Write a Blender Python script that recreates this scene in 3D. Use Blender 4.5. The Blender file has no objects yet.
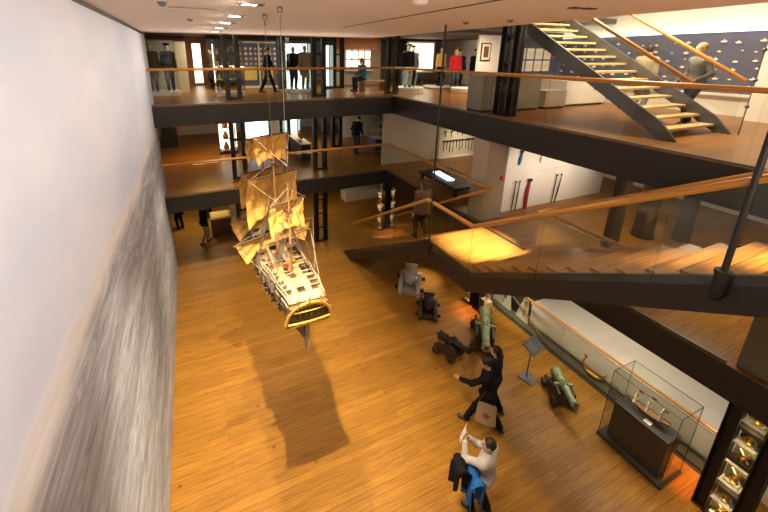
import bpy, bmesh, math, random
import numpy as np
from mathutils import Vector, Matrix
random.seed(7)
PI = math.pi
scene = bpy.context.scene
COL = scene.collection
L1, L2, CZ = 3.145, 5.994, 8.054      # upper floor levels and the underside of the atrium ceiling

# ------------------------------------------------------------------ materials
def new_mat(name):
    m = bpy.data.materials.new(name); m.use_nodes = True
    nt = m.node_tree; nt.nodes.clear()
    out = nt.nodes.new('ShaderNodeOutputMaterial')
    return m, nt, out

def mat(name, col, rough=.5, metal=0., var=.12, scale=8., bump=0., stretch=(1, 1, 1), spec=.5):
    m, nt, out = new_mat(name)
    b = nt.nodes.new('ShaderNodeBsdfPrincipled')
    nt.links.new(b.outputs[0], out.inputs[0])
    b.inputs['Roughness'].default_value = rough; b.inputs['Metallic'].default_value = metal
    b.inputs['Specular IOR Level'].default_value = spec
    tc = nt.nodes.new('ShaderNodeTexCoord'); mp = nt.nodes.new('ShaderNodeMapping')
    mp.inputs['Scale'].default_value = stretch
    nz = nt.nodes.new('ShaderNodeTexNoise'); nz.inputs['Scale'].default_value = scale; nz.inputs['Detail'].default_value = 4
    nt.links.new(tc.outputs['Object'], mp.inputs[0]); nt.links.new(mp.outputs[0], nz.inputs['Vector'])
    mx = nt.nodes.new('ShaderNodeMix'); mx.data_type = 'RGBA'
    lo = [max(0, c*(1-var)) for c in col]; hi = [min(1, c*(1+var)) for c in col]
    mx.inputs[6].default_value = (*lo, 1); mx.inputs[7].default_value = (*hi, 1)
    nt.links.new(nz.outputs['Fac'], mx.inputs[0]); nt.links.new(mx.outputs[2], b.inputs['Base Color'])
    if bump:
        bp = nt.nodes.new('ShaderNodeBump'); bp.inputs['Strength'].default_value = bump; bp.inputs['Distance'].default_value = .01
        nt.links.new(nz.outputs['Fac'], bp.inputs['Height']); nt.links.new(bp.outputs[0], b.inputs['Normal'])
    return m

def emit(name, col, s):
    m, nt, out = new_mat(name)
    e = nt.nodes.new('ShaderNodeEmission'); e.inputs[0].default_value = (*col, 1); e.inputs[1].default_value = s
    nt.links.new(e.outputs[0], out.inputs[0]); return m

def glass_mat(name, tint, refl=1.0, ior=1.45):
    m, nt, out = new_mat(name)
    t = nt.nodes.new('ShaderNodeBsdfTransparent'); t.inputs[0].default_value = (*tint, 1)
    g = nt.nodes.new('ShaderNodeBsdfGlossy'); g.inputs['Roughness'].default_value = .02
    g.inputs[0].default_value = (refl, refl, refl, 1)
    lw = nt.nodes.new('ShaderNodeLayerWeight'); lw.inputs[0].default_value = .5
    pw = nt.nodes.new('ShaderNodeMath'); pw.operation = 'POWER'; pw.inputs[1].default_value = 5; nt.links.new(lw.outputs['Facing'], pw.inputs[0])
    f0 = ((ior-1)/(ior+1))**2
    f = nt.nodes.new('ShaderNodeMath'); f.operation = 'MULTIPLY_ADD'; f.inputs[1].default_value = 1-f0; f.inputs[2].default_value = f0
    nt.links.new(pw.outputs[0], f.inputs[0])
    mx = nt.nodes.new('ShaderNodeMixShader')
    nt.links.new(f.outputs[0], mx.inputs[0]); nt.links.new(t.outputs[0], mx.inputs[1]); nt.links.new(g.outputs[0], mx.inputs[2])
    nt.links.new(mx.outputs[0], out.inputs[0]); return m

def floor_mat(name, c1, c2, cm, rough, width=3.4, row=.145):
    m, nt, out = new_mat(name)
    N = nt.nodes.new; Lk = nt.links.new
    b = N('ShaderNodeBsdfPrincipled'); Lk(b.outputs[0], out.inputs[0])
    b.inputs['Specular IOR Level'].default_value = .32
    tc = N('ShaderNodeTexCoord')
    br = N('ShaderNodeTexBrick'); br.offset = .37; br.offset_frequency = 2
    br.inputs['Scale'].default_value = 1; br.inputs['Brick Width'].default_value = width; br.inputs['Row Height'].default_value = row
    br.inputs['Mortar Size'].default_value = .0032; br.inputs['Mortar Smooth'].default_value = .3; br.inputs['Bias'].default_value = 0
    br.inputs['Color1'].default_value = (*c1, 1); br.inputs['Color2'].default_value = (*c2, 1); br.inputs['Mortar'].default_value = (*cm, 1)
    Lk(tc.outputs['Object'], br.inputs['Vector'])
    mp = N('ShaderNodeMapping'); mp.inputs['Scale'].default_value = (1.1, 26, 4); Lk(tc.outputs['Object'], mp.inputs[0])
    nz = N('ShaderNodeTexNoise'); nz.inputs['Scale'].default_value = 1.6; nz.inputs['Detail'].default_value = 6; nz.inputs['Roughness'].default_value = .65
    Lk(mp.outputs[0], nz.inputs['Vector'])
    rp = N('ShaderNodeValToRGB'); rp.color_ramp.elements[0].position = .3; rp.color_ramp.elements[0].color = (.42, .36, .30, 1)
    rp.color_ramp.elements[1].position = .65; rp.color_ramp.elements[1].color = (1.18, 1.18, 1.18, 1)
    Lk(nz.outputs['Fac'], rp.inputs[0])
    mu = N('ShaderNodeMix'); mu.data_type = 'RGBA'; mu.blend_type = 'MULTIPLY'; mu.inputs[0].default_value = .75
    Lk(br.outputs['Color'], mu.inputs[6]); Lk(rp.outputs[0], mu.inputs[7])
    vo = N('ShaderNodeTexVoronoi'); vo.inputs['Scale'].default_value = 1.7; Lk(tc.outputs['Object'], vo.inputs['Vector'])   # knots
    kr = N('ShaderNodeValToRGB'); kr.color_ramp.elements[0].position = .03; kr.color_ramp.elements[0].color = (.35, .25, .2, 1)
    kr.color_ramp.elements[1].position = .07; kr.color_ramp.elements[1].color = (1, 1, 1, 1)
    Lk(vo.outputs['Distance'], kr.inputs[0])
    m2 = N('ShaderNodeMix'); m2.data_type = 'RGBA'; m2.blend_type = 'MULTIPLY'; m2.inputs[0].default_value = .8
    Lk(mu.outputs[2], m2.inputs[6]); Lk(kr.outputs[0], m2.inputs[7]); Lk(m2.outputs[2], b.inputs['Base Color'])
    rr = N('ShaderNodeMapRange'); rr.inputs['To Min'].default_value = rough-.06; rr.inputs['To Max'].default_value = rough+.14
    Lk(nz.outputs['Fac'], rr.inputs[0]); Lk(rr.outputs[0], b.inputs['Roughness'])
    bp = N('ShaderNodeBump'); bp.inputs['Strength'].default_value = .25; bp.inputs['Distance'].default_value = .004
    Lk(br.outputs['Fac'], bp.inputs['Height']); bp.invert = True
    Lk(bp.outputs[0], b.inputs['Normal'])
    return m

M = {}
def K(name, *a, **k): M[name] = mat(name, *a, **k)

# ------------------------------------------------------------------ mesh builder
class MB:
    def __init__(s): s.v = []; s.f = []; s.sm = []
    def add(s, vs, fs, smooth=False):
        o = len(s.v); s.v += [tuple(map(float, v)) for v in vs]
        s.f += [tuple(i+o for i in f) for f in fs]; s.sm += [smooth]*len(fs); return s
    def box(s, x0, y0, z0, x1, y1, z1):
        return s.add([(x0,y0,z0),(x1,y0,z0),(x1,y1,z0),(x0,y1,z0),(x0,y0,z1),(x1,y0,z1),(x1,y1,z1),(x0,y1,z1)],
                     [(0,3,2,1),(4,5,6,7),(0,1,5,4),(1,2,6,5),(2,3,7,6),(3,0,4,7)])
    def hexa(s, p): return s.add(p, [(0,3,2,1),(4,5,6,7),(0,1,5,4),(1,2,6,5),(2,3,7,6),(3,0,4,7)])
    def obox(s, c, size, rz=0., rx=0., ry=0.):
        m = Matrix.Rotation(rz,3,'Z') @ Matrix.Rotation(ry,3,'Y') @ Matrix.Rotation(rx,3,'X'); h = [q/2 for q in size]
        p = [m @ Vector((a*h[0],b*h[1],d*h[2])) + Vector(c) for a,b,d in ((-1,-1,-1),(1,-1,-1),(1,1,-1),(-1,1,-1),(-1,-1,1),(1,-1,1),(1,1,1),(-1,1,1))]
        return s.hexa(p)
    def tube(s, pts, r, n=8, cap=True, flat=1.):
        pts = [Vector(p) for p in pts]; k = len(pts)
        rs = r if isinstance(r, (list, tuple)) else [r]*k
        vs = []; up = None
        for i, p in enumerate(pts):
            d = (pts[min(i+1,k-1)] - pts[max(i-1,0)])
            d = d.normalized() if d.length > 1e-9 else Vector((0,0,1))
            if up is None:
                up = Vector((0,0,1)) if abs(d.z) < .95 else Vector((0,1,0))
            a = d.cross(up)
            if a.length < 1e-6: a = d.cross(Vector((1,0,0)))
            a.normalize(); b = a.cross(d); up = b
            for j in range(n):
                t = 2*PI*j/n + PI/n
                vs.append(p + rs[i]*(math.cos(t)*a + flat*math.sin(t)*b))
        fs = []
        for i in range(k-1):
            for j in range(n):
                q = (j+1) % n; fs.append((i*n+j, i*n+q, (i+1)*n+q, (i+1)*n+j))
        s.add(vs, fs, n > 4)
        if cap:
            o = len(s.v)-len(vs)
            s.f.append(tuple(o+j for j in range(n))[::-1]); s.sm.append(False)
            s.f.append(tuple(o+(k-1)*n+j for j in range(n))); s.sm.append(False)
        return s
    def lathe(s, prof, c=(0,0,0), axis=(0,0,1), n=20):
        d = Vector(axis).normalized(); c = Vector(c)
        return s.tube([c + d*(z + i*1e-5) for i, (r, z) in enumerate(prof)], [max(r, 1e-4) for r, z in prof], n) if False else s._lathe(prof, c, d, n)
    def _lathe(s, prof, c, d, n):
        a = d.orthogonal().normalized(); b = d.cross(a); vs = []; fs = []
        for r, z in prof:
            for j in range(n):
                t = 2*PI*j/n; vs.append(c + d*z + max(r,1e-4)*(math.cos(t)*a + math.sin(t)*b))
        for i in range(len(prof)-1):
            for j in range(n):
                q = (j+1) % n; fs.append((i*n+j, i*n+q, (i+1)*n+q, (i+1)*n+j))
        fs.append(tuple(range(n))[::-1]); k = (len(prof)-1)*n; fs.append(tuple(range(k, k+n)))
        return s.add(vs, fs, True)
    def ball(s, c, r, n=12, m=8):
        if not isinstance(r, (tuple, list)): r = (r,r,r)
        vs = [(c[0],c[1],c[2]-r[2])]; fs = []
        for i in range(1, m):
            p = -PI/2 + PI*i/m
            for j in range(n):
                t = 2*PI*j/n; vs.append((c[0]+r[0]*math.cos(p)*math.cos(t), c[1]+r[1]*math.cos(p)*math.sin(t), c[2]+r[2]*math.sin(p)))
        vs.append((c[0],c[1],c[2]+r[2])); e = len(vs)-1
        for j in range(n):
            q = (j+1) % n; fs.append((0, 1+q, 1+j)); fs.append((e, e-n+j, e-n+q))
            for i in range(m-2): fs.append((1+i*n+j, 1+i*n+q, 1+(i+1)*n+q, 1+(i+1)*n+j))
        return s.add(vs, fs, True)
    def grid(s, fn, nu, nv, thick=0.):
        P = [[Vector(fn(i/nu, j/nv)) for j in range(nv+1)] for i in range(nu+1)]
        vs = [p for r in P for p in r]; w = nv+1
        fs = [(i*w+j, (i+1)*w+j, (i+1)*w+j+1, i*w+j+1) for i in range(nu) for j in range(nv)]
        if thick:
            nr = []
            for i in range(nu+1):
                for j in range(nv+1):
                    a = P[min(i+1,nu)][j]-P[max(i-1,0)][j]; b = P[i][min(j+1,nv)]-P[i][max(j-1,0)]
                    q = a.cross(b); nr.append(q.normalized() if q.length > 1e-9 else Vector((0,0,1)))
            o = len(vs); back = [v - nn*thick for v, nn in zip(vs, nr)]
            fs2 = [tuple(o+k for k in f[::-1]) for f in fs]
            rim = [i*w for i in range(nu+1)] + [nu*w+j for j in range(1, w)] + [i*w+nv for i in range(nu-1,-1,-1)] + [j for j in range(nv-1,0,-1)]
            for a, b in zip(rim, rim[1:]+rim[:1]): fs2.append((a, o+a, o+b, b)[::-1])
            vs = vs+back; fs = fs+fs2
        return s.add(vs, fs, True)
    def prism(s, poly, fn0, fn1):
        n = len(poly); vs = [fn0(p) for p in poly]+[fn1(p) for p in poly]
        return s.add(vs, [tuple(range(n))[::-1], tuple(range(n,2*n))]+[(i,(i+1)%n,n+(i+1)%n,n+i) for i in range(n)])
    def build(s, name, m, parent=None, world=True, bevel=0., angle=40, fix=True):
        off = Vector((0,0,0))
        if parent is not None and world:
            q = parent
            while q is not None: off += q.location; q = q.parent
        me = bpy.data.meshes.new(name)
        me.from_pydata([(v[0]-off.x, v[1]-off.y, v[2]-off.z) for v in s.v], [], s.f)
        me.polygons.foreach_set('use_smooth', s.sm)
        if fix:
            bm = bmesh.new(); bm.from_mesh(me); bmesh.ops.recalc_face_normals(bm, faces=bm.faces[:]); bm.to_mesh(me); bm.free()
        if any(s.sm): me.set_sharp_from_angle(angle=math.radians(angle))
        me.materials.append(M[m] if isinstance(m, str) else m); me.update()
        o = bpy.data.objects.new(name, me); COL.objects.link(o)
        if parent is not None: o.parent = parent
        if bevel:
            b = o.modifiers.new('Bevel', 'BEVEL'); b.width = bevel; b.segments = 2; b.limit_method = 'ANGLE'
        return o

def tag(o, label, cat, group=None, kind=None):
    o['label'] = label; o['category'] = cat
    if group: o['group'] = group
    if kind: o['kind'] = kind
    return o
def thing(name, label, cat, loc=(0,0,0), rz=0., group=None):
    o = bpy.data.objects.new(name, None); COL.objects.link(o); o.empty_display_size = .1
    o.location = loc; o.rotation_euler = (0,0,rz)
    return tag(o, label, cat, group)
def struct(name, mb, m, **k):
    o = mb.build(name, m, **k); o['kind'] = 'structure'; return o
def copy_tree(o, loc, rz=0., label=None, scale=None):
    c = o.copy(); COL.objects.link(c); c.location = loc; c.rotation_euler = (0,0,rz)
    if label: c['label'] = label
    if scale: c.scale = (scale,)*3
    for ch in list(o.children):
        d = ch.copy(); COL.objects.link(d); d.parent = c
        for g in list(ch.children):
            e = g.copy(); COL.objects.link(e); e.parent = d
    return c
def light(kind, loc, target, power, col=(1,.8,.56), size=.2, spot=60, blend=.5, size_y=None):
    d = bpy.data.lights.new('light', kind); d.energy = power; d.color = col
    if kind == 'AREA':
        d.size = size
        if size_y: d.shape = 'RECTANGLE'; d.size_y = size_y
    else: d.shadow_soft_size = size
    if kind == 'SPOT': d.spot_size = math.radians(spot); d.spot_blend = blend
    o = bpy.data.objects.new('light', d); COL.objects.link(o); o.location = loc
    v = Vector(target)-Vector(loc)
    o.rotation_euler = v.to_track_quat('-Z', 'Y').to_euler()
    return o

# ------------------------------------------------------------------ smooth bodies: blended capsules and ellipsoids meshed by surface nets
def cap(a, b, ra, rb=None, k=.03): return ('c', Vector(a), Vector(b), ra, ra if rb is None else rb, k)
def ell(c, r, R=None, k=.03): return ('e', Vector(c), r, R, k)
def sdf_mesh(prims, cell, cuts=()):
    lo = np.array([1e9]*3); hi = -lo; bb = []
    for p in prims:
        if p[0] == 'c':
            a, b = np.array(p[1]), np.array(p[2]); q = max(p[3], p[4]); l, h = np.minimum(a,b)-q, np.maximum(a,b)+q
        else:
            q = max(p[2]); l, h = np.array(p[1])-q, np.array(p[1])+q
        bb.append((l,h)); lo = np.minimum(lo,l); hi = np.maximum(hi,h)
    lo -= 3*cell; hi += 3*cell
    n = np.ceil((hi-lo)/cell).astype(int)+1
    F = np.full(n, .3, dtype=np.float32)
    ax = [lo[i]+cell*np.arange(n[i]) for i in range(3)]
    for p, (l,h) in zip(prims, bb):
        k = p[-1]; mg = k+2.5*cell
        i0 = np.maximum(((l-mg-lo)/cell).astype(int), 0); i1 = np.minimum(((h+mg-lo)/cell).astype(int)+2, n)
        X = ax[0][i0[0]:i1[0],None,None]; Y = ax[1][None,i0[1]:i1[1],None]; Z = ax[2][None,None,i0[2]:i1[2]]
        if p[0] == 'c':
            a = p[1]; d = p[2]-p[1]; L = max(d.dot(d), 1e-9)
            px, py, pz = X-a.x, Y-a.y, Z-a.z
            t = np.clip((px*d.x+py*d.y+pz*d.z)/L, 0, 1)
            D = np.sqrt((px-t*d.x)**2+(py-t*d.y)**2+(pz-t*d.z)**2)-(p[3]+t*(p[4]-p[3]))
        else:
            c, r, R = p[1], p[2], p[3]
            px, py, pz = X-c.x, Y-c.y, Z-c.z
            if R is not None:
                Ri = R.transposed()
                px, py, pz = [Ri[i][0]*px+Ri[i][1]*py+Ri[i][2]*pz for i in range(3)]
            k0 = np.sqrt((px/r[0])**2+(py/r[1])**2+(pz/r[2])**2); k1 = np.sqrt((px/r[0]**2)**2+(py/r[1]**2)**2+(pz/r[2]**2)**2)
            D = k0*(k0-1)/np.maximum(k1, 1e-6)
        S = F[i0[0]:i1[0], i0[1]:i1[1], i0[2]:i1[2]]
        if k > 1e-4:
            hh = np.clip(k-np.abs(S-D), 0, None)/k
            S[...] = np.minimum(S, D)-hh*hh*k*.25
        else: S[...] = np.minimum(S, D)
    for pt, nn in cuts:
        nn = Vector(nn).normalized()
        D = (ax[0][:,None,None]-pt[0])*nn.x+(ax[1][None,:,None]-pt[1])*nn.y+(ax[2][None,None,:]-pt[2])*nn.z
        F = np.maximum(F, D)
    s = F < 0
    cs = np.zeros(n-1, dtype=int); acc = np.zeros((*(n-1), 3)); cnt = np.zeros(n-1)
    offs = [(i,j,k) for i in (0,1) for j in (0,1) for k in (0,1)]
    sl = lambda o: tuple(slice(o[i], o[i]+n[i]-1) for i in range(3))
    for o in offs:
        for a in range(3):
            if o[a] == 0:
                q = list(o); q[a] = 1; f0, f1 = F[sl(o)], F[sl(q)]; cr = s[sl(o)] != s[sl(q)]
                t = np.where(cr, f0/np.where(f0 == f1, 1, f0-f1), 0)
                for ax_ in range(3): acc[..., ax_] += np.where(cr, o[ax_]+(t if ax_ == a else 0), 0)
                cnt += cr
    act = cnt > 0; idx = -np.ones(n-1, dtype=int); idx[act] = np.arange(act.sum())
    cells = np.argwhere(act); V = (cells+acc[act]/cnt[act][:,None])*cell+lo
    Fs = []
    for a in range(3):
        b, c = (a+1) % 3, (a+2) % 3
        s0 = [slice(None)]*3; s1 = [slice(None)]*3; s0[a] = slice(0,-1); s1[a] = slice(1,None)
        E = s[tuple(s0)] != s[tuple(s1)]; sg = s[tuple(s0)]
        P = np.argwhere(E); P = P[(P[:,b] > 0) & (P[:,c] > 0) & (P[:,b] < n[b]-1) & (P[:,c] < n[c]-1)]
        g = sg[P[:,0],P[:,1],P[:,2]]
        def at(db, dc):
            Q = P.copy(); Q[:,b] += db; Q[:,c] += dc; return idx[Q[:,0],Q[:,1],Q[:,2]]
        q = np.stack([at(-1,-1), at(0,-1), at(0,0), at(-1,0)], 1)
        q[~g] = q[~g][:, ::-1]; Fs.append(q)
    mb = MB(); fs = np.concatenate(Fs)
    return mb.add(V.tolist(), fs.tolist(), True)
# ------------------------------------------------------------------ materials used in the hall
M['wood_floor'] = floor_mat('wood_floor', (.42,.20,.026), (.32,.145,.018), (.15,.06,.008), .38)
M['wood_floor_upper'] = floor_mat('wood_floor_upper', (.34,.15,.03), (.27,.115,.022), (.1,.04,.01), .3)
M['glass'] = glass_mat('balustrade_glass', (.965,.98,.96), .65)
M['glass_green'] = glass_mat('glass_edge', (.55,.78,.62))
M['case_glass'] = glass_mat('case_glass', (.97,.98,.97), .9, 1.35)
K('counter_top', (.58,.52,.46), .2, 0, .12, 5)
K('fascia', (.012,.0115,.011), .5, 0, .15, 3)
K('steel', (.018,.019,.02), .45, .3, .2, 5)
K('steel_grey', (.10,.105,.11), .42, .5, .15, 6)
K('oak_rail', (.45,.2,.035), .3, 0, .2, 6, stretch=(4,1,4))
K('tread', (.62,.42,.2), .4, 0, .2, 3, stretch=(1,14,1))
K('ceiling', (.82,.73,.66), .85, 0, .03, 2)
K('ceiling_dark', (.12,.10,.085), .8, 0, .1, 2)
K('beige_wall', (.52,.45,.36), .8, 0, .05, 2)
K('white_wall', (.80,.76,.72), .8, 0, .03, 2)
K('grey_wall', (.36,.33,.28), .8, 0, .05, 2)
K('wood_wall', (.52,.20,.045), .45, 0, .3, 3, stretch=(6,6,.6))
K('white', (.85,.83,.79), .5, 0, .03, 3)
K('cream', (.78,.70,.55), .6, 0, .06, 3)
K('charcoal', (.035,.034,.034), .5, 0, .2, 5)
K('black', (.012,.012,.013), .5, 0, .2, 6)
K('iron', (.03,.03,.032), .5, .5, .35, 14, .2)
K('iron_pale', (.46,.43,.38), .55, .1, .25, 14, .2)
K('bronze', (.27,.33,.19), .5, .2, .4, 7, .2)
K('dark_wood', (.05,.028,.017), .6, 0, .35, 9, .2, (1,6,1))
K('oak', (.34,.17,.065), .5, 0, .3, 6, 0, (1,7,1))
K('walnut', (.13,.06,.03), .5, 0, .3, 6, 0, (1,7,1))
K('brass', (.75,.5,.16), .3, 1, .1, 9)
K('gold', (.85,.52,.10), .35, .75, .2, 20)
K('sail', (.52,.285,.06), .85, 0, .38, 9, 1., (1.6,1.6,.7))
K('sail_pale', (.82,.76,.60), .85, 0, .1, 9)
K('rope', (.30,.23,.14), .9, 0, .2, 30)
K('rope_dark', (.09,.07,.05), .9, 0, .2, 30)
K('hull_dark', (.055,.035,.025), .5, 0, .3, 8, 0, (8,1,8))
K('hull_ochre', (.36,.21,.06), .5, 0, .2, 8)
K('hull_pale', (.36,.29,.19), .6, 0, .2, 8)
K('ship_deck', (.46,.31,.15), .6, 0, .18, 9, 0, (14,1,1))
K('skin', (.62,.38,.26), .55, 0, .06, 9)
K('hair_dark', (.018,.013,.01), .5, 0, .4, 40, .6, (1,1,5))
K('hair_brown', (.09,.045,.02), .5, 0, .4, 40, .6, (1,1,5))
K('hair_fair', (.45,.30,.16), .5, 0, .3, 40, .6, (1,1,5))
K('cloth_black', (.014,.014,.016), .85, 0, .3, 30, .3, spec=.08)
K('cloth_navy', (.02,.028,.05), .8, 0, .3, 30, .3, spec=.08)
K('cloth_grey', (.17,.17,.17), .8, 0, .2, 30, .3, spec=.08)
K('cloth_brown', (.12,.085,.06), .8, 0, .25, 30, .3, spec=.08)
K('cloth_white', (.52,.50,.47), .8, 0, .08, 30, .3, spec=.08)
K('cloth_beige', (.38,.30,.20), .8, 0, .12, 30, .3, spec=.08)
K('bag_canvas', (.34,.26,.17), .9, 0, .2, 30, .3, spec=.08)
K('cloth_blue', (.02,.15,.48), .6, 0, .25, 14, .3, spec=.08)
K('cloth_teal', (.02,.16,.22), .7, 0, .2, 20, .3, spec=.08)
K('cloth_red', (.50,.02,.03), .7, 0, .15, 20, .3, spec=.08)
K('cloth_yellow', (.72,.50,.15), .7, 0, .12, 20, .3, spec=.08)
K('denim', (.06,.08,.13), .8, 0, .2, 30, .3, spec=.08)
K('mannequin', (.62,.57,.48), .6, 0, .05, 9)
K('eye', (.01,.008,.006), .2)
K('leather', (.035,.022,.015), .45, 0, .25, 20, .2)
K('blue_panel', (.09,.10,.17), .6, 0, .2, 3)
K('red_paint', (.55,.02,.02), .4)
K('red_cloth', (.30,.025,.035), .7, 0, .2, 15)
K('blue_cloth', (.02,.13,.25), .7, 0, .2, 15)
K('paper', (.82,.80,.75), .8, 0, .03, 20)
K('olive', (.15,.14,.095), .7, 0, .1, 3)
K('upright_dark', (.038,.022,.013), .8, 0, .45, 7, .5, (3,3,.6))
K('metal_grey', (.16,.165,.17), .4, .6, .15, 9)
K('stone_grey', (.27,.26,.22), .75, 0, .1, 4)
M['lamp'] = emit('lamp_white', (1,.87,.68), 30)
M['lamp_case'] = emit('case_lightbox', (1,.86,.66), 3.2)
M['lamp_cool'] = emit('cool_lightbox', (.72,.93,.86), 2.2)
M['lamp_orange'] = emit('orange_lamp', (1,.3,.06), 12)
M['screen'] = emit('screen', (.80,.85,1.), 4.0)
M['screen_blue'] = emit('screen_blue', (.66,.80,1.), 2.6)

def mural_mat():
    m, nt, out = new_mat('seascape_mural')
    N = nt.nodes.new; Lk = nt.links.new
    b = N('ShaderNodeBsdfPrincipled'); b.inputs['Roughness'].default_value = .8; b.inputs['Specular IOR Level'].default_value = .15
    Lk(b.outputs[0], out.inputs[0])
    tc = N('ShaderNodeTexCoord'); sp = N('ShaderNodeSeparateXYZ'); Lk(tc.outputs['Object'], sp.inputs[0])
    # clouds
    mp = N('ShaderNodeMapping'); mp.inputs['Scale'].default_value = (1,.28,.6); Lk(tc.outputs['Object'], mp.inputs[0])
    n1 = N('ShaderNodeTexNoise'); n1.inputs['Scale'].default_value = 1.1; n1.inputs['Detail'].default_value = 7; n1.inputs['Roughness'].default_value = .55
    Lk(mp.outputs[0], n1.inputs['Vector'])
    sk = N('ShaderNodeValToRGB'); e = sk.color_ramp.elements
    e[0].position = .3; e[0].color = (.56,.65,.90,1); e[1].position = .68; e[1].color = (.76,.82,.98,1)
    Lk(n1.outputs['Fac'], sk.inputs[0])
    # waves : streaks lengthwise, tilted crests
    m2 = N('ShaderNodeMapping'); m2.inputs['Scale'].default_value = (1,.5,3.6); m2.inputs['Rotation'].default_value = (math.radians(-5),0,0); Lk(tc.outputs['Object'], m2.inputs[0])
    n2 = N('ShaderNodeTexNoise'); n2.inputs['Scale'].default_value = 1.5; n2.inputs['Detail'].default_value = 9; n2.inputs['Roughness'].default_value = .78; n2.inputs['Distortion'].default_value = 1.4
    Lk(m2.outputs[0], n2.inputs['Vector'])
    n3 = N('ShaderNodeTexNoise'); n3.inputs['Scale'].default_value = .5; n3.inputs['Detail'].default_value = 3
    Lk(m2.outputs[0], n3.inputs['Vector'])
    mxn = N('ShaderNodeMix'); mxn.inputs[0].default_value = .25; Lk(n2.outputs['Fac'], mxn.inputs[2]); Lk(n3.outputs['Fac'], mxn.inputs[3])
    se = N('ShaderNodeValToRGB'); e = se.color_ramp.elements
    e[0].position = .36; e[0].color = (.19,.205,.26,1); e[1].position = .64; e[1].color = (.66,.71,.86,1)
    q = e.new(.5); q.color = (.38,.41,.49,1)
    Lk(mxn.outputs[0], se.inputs[0])
    # horizon of the sea, with swell
    n4 = N('ShaderNodeTexNoise'); n4.inputs['Scale'].default_value = .45; n4.inputs['Detail'].default_value = 3; Lk(tc.outputs['Object'], n4.inputs['Vector'])
    ad = N('ShaderNodeMath'); ad.operation = 'MULTIPLY_ADD'; ad.inputs[1].default_value = .7; Lk(n4.outputs['Fac'], ad.inputs[0]); Lk(sp.outputs['Z'], ad.inputs[2])
    mr = N('ShaderNodeMapRange'); mr.inputs['From Min'].default_value = 5.52; mr.inputs['From Max'].default_value = 5.7; Lk(ad.outputs[0], mr.inputs[0])
    mx = N('ShaderNodeMix'); mx.data_type = 'RGBA'; Lk(mr.outputs[0], mx.inputs[0]); Lk(se.outputs[0], mx.inputs[6]); Lk(sk.outputs[0], mx.inputs[7])
    fo = N('ShaderNodeValToRGB'); e = fo.color_ramp.elements
    e[0].position = .0; e[0].color = (0,0,0,1); e[1].position = 1; e[1].color = (0,0,0,1)
    for pos,v in ((.45,0),(.75,.75),(.95,.25)):
        q = e.new(pos); q.color = (v,v,v,1)
    mf = N('ShaderNodeMapRange'); mf.inputs['From Min'].default_value = 4.9; mf.inputs['From Max'].default_value = 5.75; Lk(ad.outputs[0], mf.inputs[0]); Lk(mf.outputs[0], fo.inputs[0])
    wh = N('ShaderNodeMix'); wh.data_type = 'RGBA'; Lk(fo.outputs[0], wh.inputs[0]); Lk(mx.outputs[2], wh.inputs[6]); wh.inputs[7].default_value = (.86,.86,.92,1)
    Lk(wh.outputs[2], b.inputs['Base Color'])
    return m
M['mural'] = mural_mat()
# ------------------------------------------------------------------ camera
cam = bpy.data.cameras.new('camera'); co = bpy.data.objects.new('camera', cam); COL.objects.link(co)
scene.camera = co
F_PX, PX, PY = 365.335, 346.734, 164.795
cam.sensor_fit = 'HORIZONTAL'; cam.sensor_width = 36; cam.lens = F_PX/768*36
cam.shift_x = (384-PX)/768; cam.shift_y = (PY-256)/768; cam.clip_start = .05; cam.clip_end = 200
yaw, pit, rol = .4018, .2897, .0057
fw = Vector((math.sin(yaw)*math.cos(pit), math.cos(yaw)*math.cos(pit), -math.sin(pit)))
r0 = Vector((math.cos(yaw), -math.sin(yaw), 0)); u0 = r0.cross(fw)
rr = math.cos(rol)*r0+math.sin(rol)*u0; uu = -math.sin(rol)*r0+math.cos(rol)*u0
mw = Matrix((rr, uu, -fw)).transposed().to_4x4(); mw.translation = (0,0,7.4438)
co.matrix_world = mw

# ------------------------------------------------------------------ the setting
FY = 12.05; RX1 = 6.82; RX2 = 6.98; WX = -1.07
struct('floor', MB().box(-5,-3,-.2,14,22,0), 'wood_floor')
struct('wall_left', MB().box(WX-.3,-3,0,WX,13,CZ), 'mural')
struct('trim_1', MB().box(WX-.02,-3,CZ-.05,WX+.02,13.02,CZ), 'fascia')
struct('wall_far', MB().box(-5.2,22,0,14.2,22.2,10), 'beige_wall')
struct('wall_right', MB().box(14,-3,0,14.2,22,10), 'white_wall')
struct('wall_near', MB().box(-1.4,-3.2,0,14.2,-3,10), 'beige_wall')
struct('wall_side', MB().box(-5.2,13,0,-5,22,10), 'wood_wall')
struct('wall_return', MB().box(-5,12.8,0,WX-.3,13,10), 'beige_wall')
def slab(x0,y0,x1,y1,z,t):
    struct('floor_upper', MB().box(x0,y0,z-.014,x1,y1,z), 'wood_floor_upper')
    struct('ceiling_lower', MB().box(x0,y0,z-t,x1,y1,z-.014), 'fascia')
slab(-5,FY,RX1,22,L1,.545); slab(RX1,-3,14,22,L1,.545)
slab(-5,FY,RX2,22,L2,.63); slab(RX2,-3,14,22,L2,.63)
slab(WX,-3,RX2,-.9,L2,.63)
struct('ceiling', MB().box(WX,-3,CZ,6.2,12.45,CZ+.5), 'ceiling')
struct('ceiling_far', MB().box(-5,12.45,8.3,14,22,8.45), 'ceiling_dark')
struct('ceiling_gallery', MB().box(6.2,8.4,8.5,14,12.45,8.65), 'ceiling_dark')
struct('ceiling_upper', MB().box(6.2,-3,9.9,14,8.4,10), 'white_wall')
struct('trim_2', MB().box(3.28,-3,CZ-.008,3.31,8.0,CZ-.001), 'fascia')

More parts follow.
